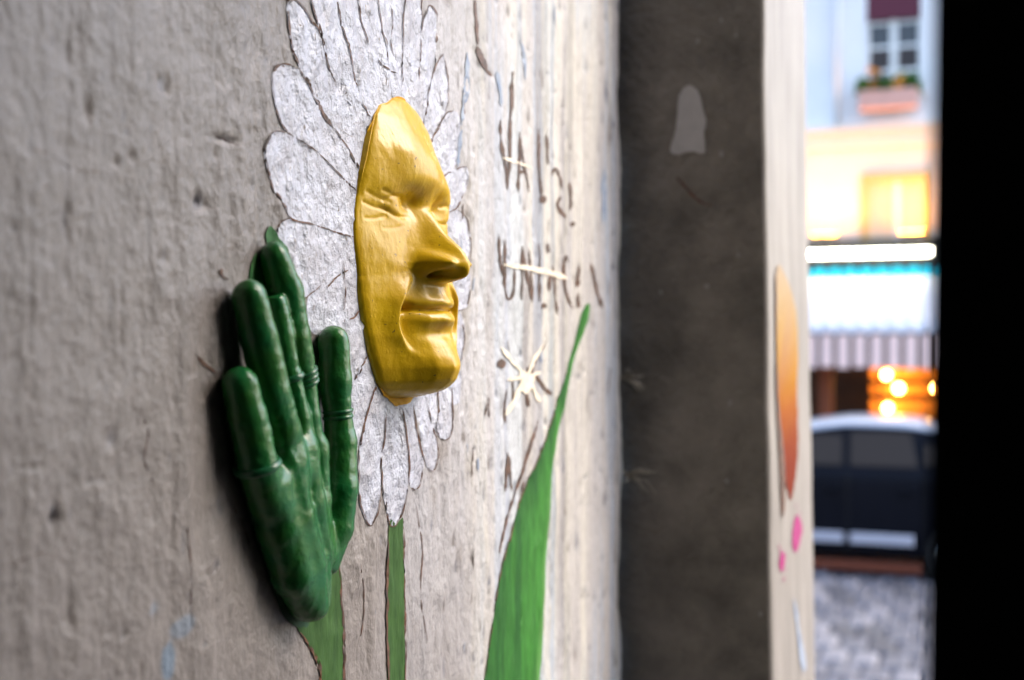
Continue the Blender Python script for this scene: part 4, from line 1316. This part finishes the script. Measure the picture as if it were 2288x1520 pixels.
# stations along the car: y, sill z, shoulder z, roof z (None = no cabin), half width
stn = [(-1.12, .45, .80, .85, .60), (-1.08, .32, .98, 1.02, .72), (-.98, .27, 1.10, 1.20, .80), (-.80, .26, 1.13, 1.44, .83), (-.45, .25, 1.14, 1.57, .84), (0.1, .25, 1.14, 1.64, .84), (.7, .25, 1.13, 1.65, .84),
       (1.2, .25, 1.12, 1.575, .84), (1.6, .25, 1.10, 1.43, .84), (2.0, .25, 1.06, 1.22, .84), (2.35, .25, 1.0, 1.05, .83), (2.7, .26, .92, .96, .80), (2.95, .30, .80, .84, .72), (3.03, .40, .62, .66, .60)]
rows = []
yc = yB - .69
for (y, zs0, zsh, zr, hw_) in stn:
    cab = zr - zsh > .12
    r = []
    half = [(0.0, zs0 - .02), (hw_ * .80, zs0 - .02), (hw_ * .955, zs0), (hw_ * .985, zs0 + .12), (hw_ + .01, (zs0 + zsh) / 2), (hw_ * .985, zsh - .07), (hw_ * .955, zsh - .01), (hw_ * .93, zsh + .01)]
    if cab:
        k = (zr - zsh)
        half += [(hw_ * .91, zsh + .03), (hw_ * .83, zsh + k * .55), (hw_ * .755, zr - .075), (hw_ * .70, zr - .025), (hw_ * .5, zr - .006), (0, zr)]
    else:
        half += [(hw_ * .9, zsh + .015), (hw_ * .8, zsh + .02), (hw_ * .7, zr - .01), (hw_ * .6, zr - .006), (hw_ * .4, zr - .003), (0, zr)]
    for (a, z) in half:
        r.append((XC - a, y + yc, z))
    for (a, z) in half[::-1][1:]:
        r.append((XC + a, y + yc, z))
    rows.append(r)
for r0 in (0, -1):
    c = np.mean(rows[r0], 0)
    cap = [tuple(c + (np.array(p) - c) * .02) for p in rows[r0]]
    rows = [cap] + rows if r0 == 0 else rows + [cap]
body = skin('body', rows, M_car, car)
sub = body.modifiers.new('s', 'SUBSURF')
sub.levels = 1
sub.render_levels = 2


M_roof = mat('roof_sky_reflection', (.42, .47, .56), rough=.3, spec=.5, coat=.5)  # sky reflection on the dark car's roof, put into a pale colour
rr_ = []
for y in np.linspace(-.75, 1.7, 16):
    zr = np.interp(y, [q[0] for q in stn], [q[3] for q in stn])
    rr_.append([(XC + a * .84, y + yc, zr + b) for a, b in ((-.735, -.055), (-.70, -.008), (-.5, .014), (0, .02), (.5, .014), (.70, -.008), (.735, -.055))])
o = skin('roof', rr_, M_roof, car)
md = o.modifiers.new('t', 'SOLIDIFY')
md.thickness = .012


def side_x(y, z, out=.028):
    """near flank of the cabin at height z"""
    return XC - (.84 * (.905 - .155 * np.clip((z - 1.16) / .42, 0, 1)) + out)


def pane(name, ya, yb, z0, z1, ins=.0, m=None, parent=None):
    v = [(side_x(0, z0), ya, z0), (side_x(0, z0), yb, z0), (side_x(0, z1), yb - ins, z1), (side_x(0, z1), ya, z1)]
    v += [(x + .01, y, z) for x, y, z in v]
    return pydata(name, v, [(0, 1, 2, 3), (7, 6, 5, 4), (0, 4, 5, 1), (3, 2, 6, 7), (1, 5, 6, 2), (0, 3, 7, 4)], m or M_cglass, parent or car, smooth=False)


pane('window', yB - .04, yB - .72, 1.19, 1.535, -.08)
pane('window', yB + .04, yB + .95, 1.19, 1.50, .62)
pane('window', yB - .78, yB - 1.15, 1.21, 1.42, -.2)
M_sill = mat('red_brown_sill_trim', (.16, .035, .012), rough=.5)
box('sill_trim', (XC - .80, yc - .1, .10), (XC - .76, yc + 1.95, .20), M_sill, car, bev=.01)
for (a, b) in ((yB - .68, yB - .045), (yB + .02, yB + .95)):
    box('door_moulding', (XC - .875, a, .395), (XC - .84, b, .50), M_mould, car, bev=.012)
for y in (yB - .02, yB + 1.05, yB - .80):
    box('door_seam', (XC - .853, y - .004, .30), (XC - .83, y + .004, 1.12), M_rub, car)
for y in (yB - .62, yB + .12):
    box('door_handle', (XC - .885, y - .07, .93), (XC - .84, y + .07, .965), M_car, car, bev=.01)
for y in (yc - .42, yc + 2.32):
    for sx in (-1, 1):
        wh = empty('wheel', (XC + sx * .76, y, .31))
        wh.parent = car
        wh.matrix_parent_inverse = car.matrix_world.inverted()
        tube('tyre', [(XC + sx * (.76 + q), y, .31) for q in (-.1, -.085, .085, .1)], [.27, .31, .31, .27], M_rub, wh, 28)
        tube('rim', [(XC + sx * .78, y, .31), (XC + sx * .868, y, .31), (XC + sx * .85, y, .31)], [.2, .2, .05], M_rim, wh, 20)
for sx in (-1, 1):
    box('headlight', (XC + sx * .58 - .13, yc + 2.86, .66), (XC + sx * .58 + .13, yc + 3.0, .80), M_head, car, bev=.03)
    box('tail_light', (XC + sx * .68 - .07, yc - 1.13, .82), (XC + sx * .68 + .07, yc - 1.0, 1.0), M_tail, car, bev=.03)
box('door_mirror', (XC - 1.0, yB + .98, 1.12), (XC - .84, yB + 1.08, 1.25), M_car, car, bev=.03)
for y in (yc - 1.16, yc + 2.98):
    box('bumper', (XC - .72, y, .36), (XC + .72, y + .1, .56), M_mould, car, bev=.03)
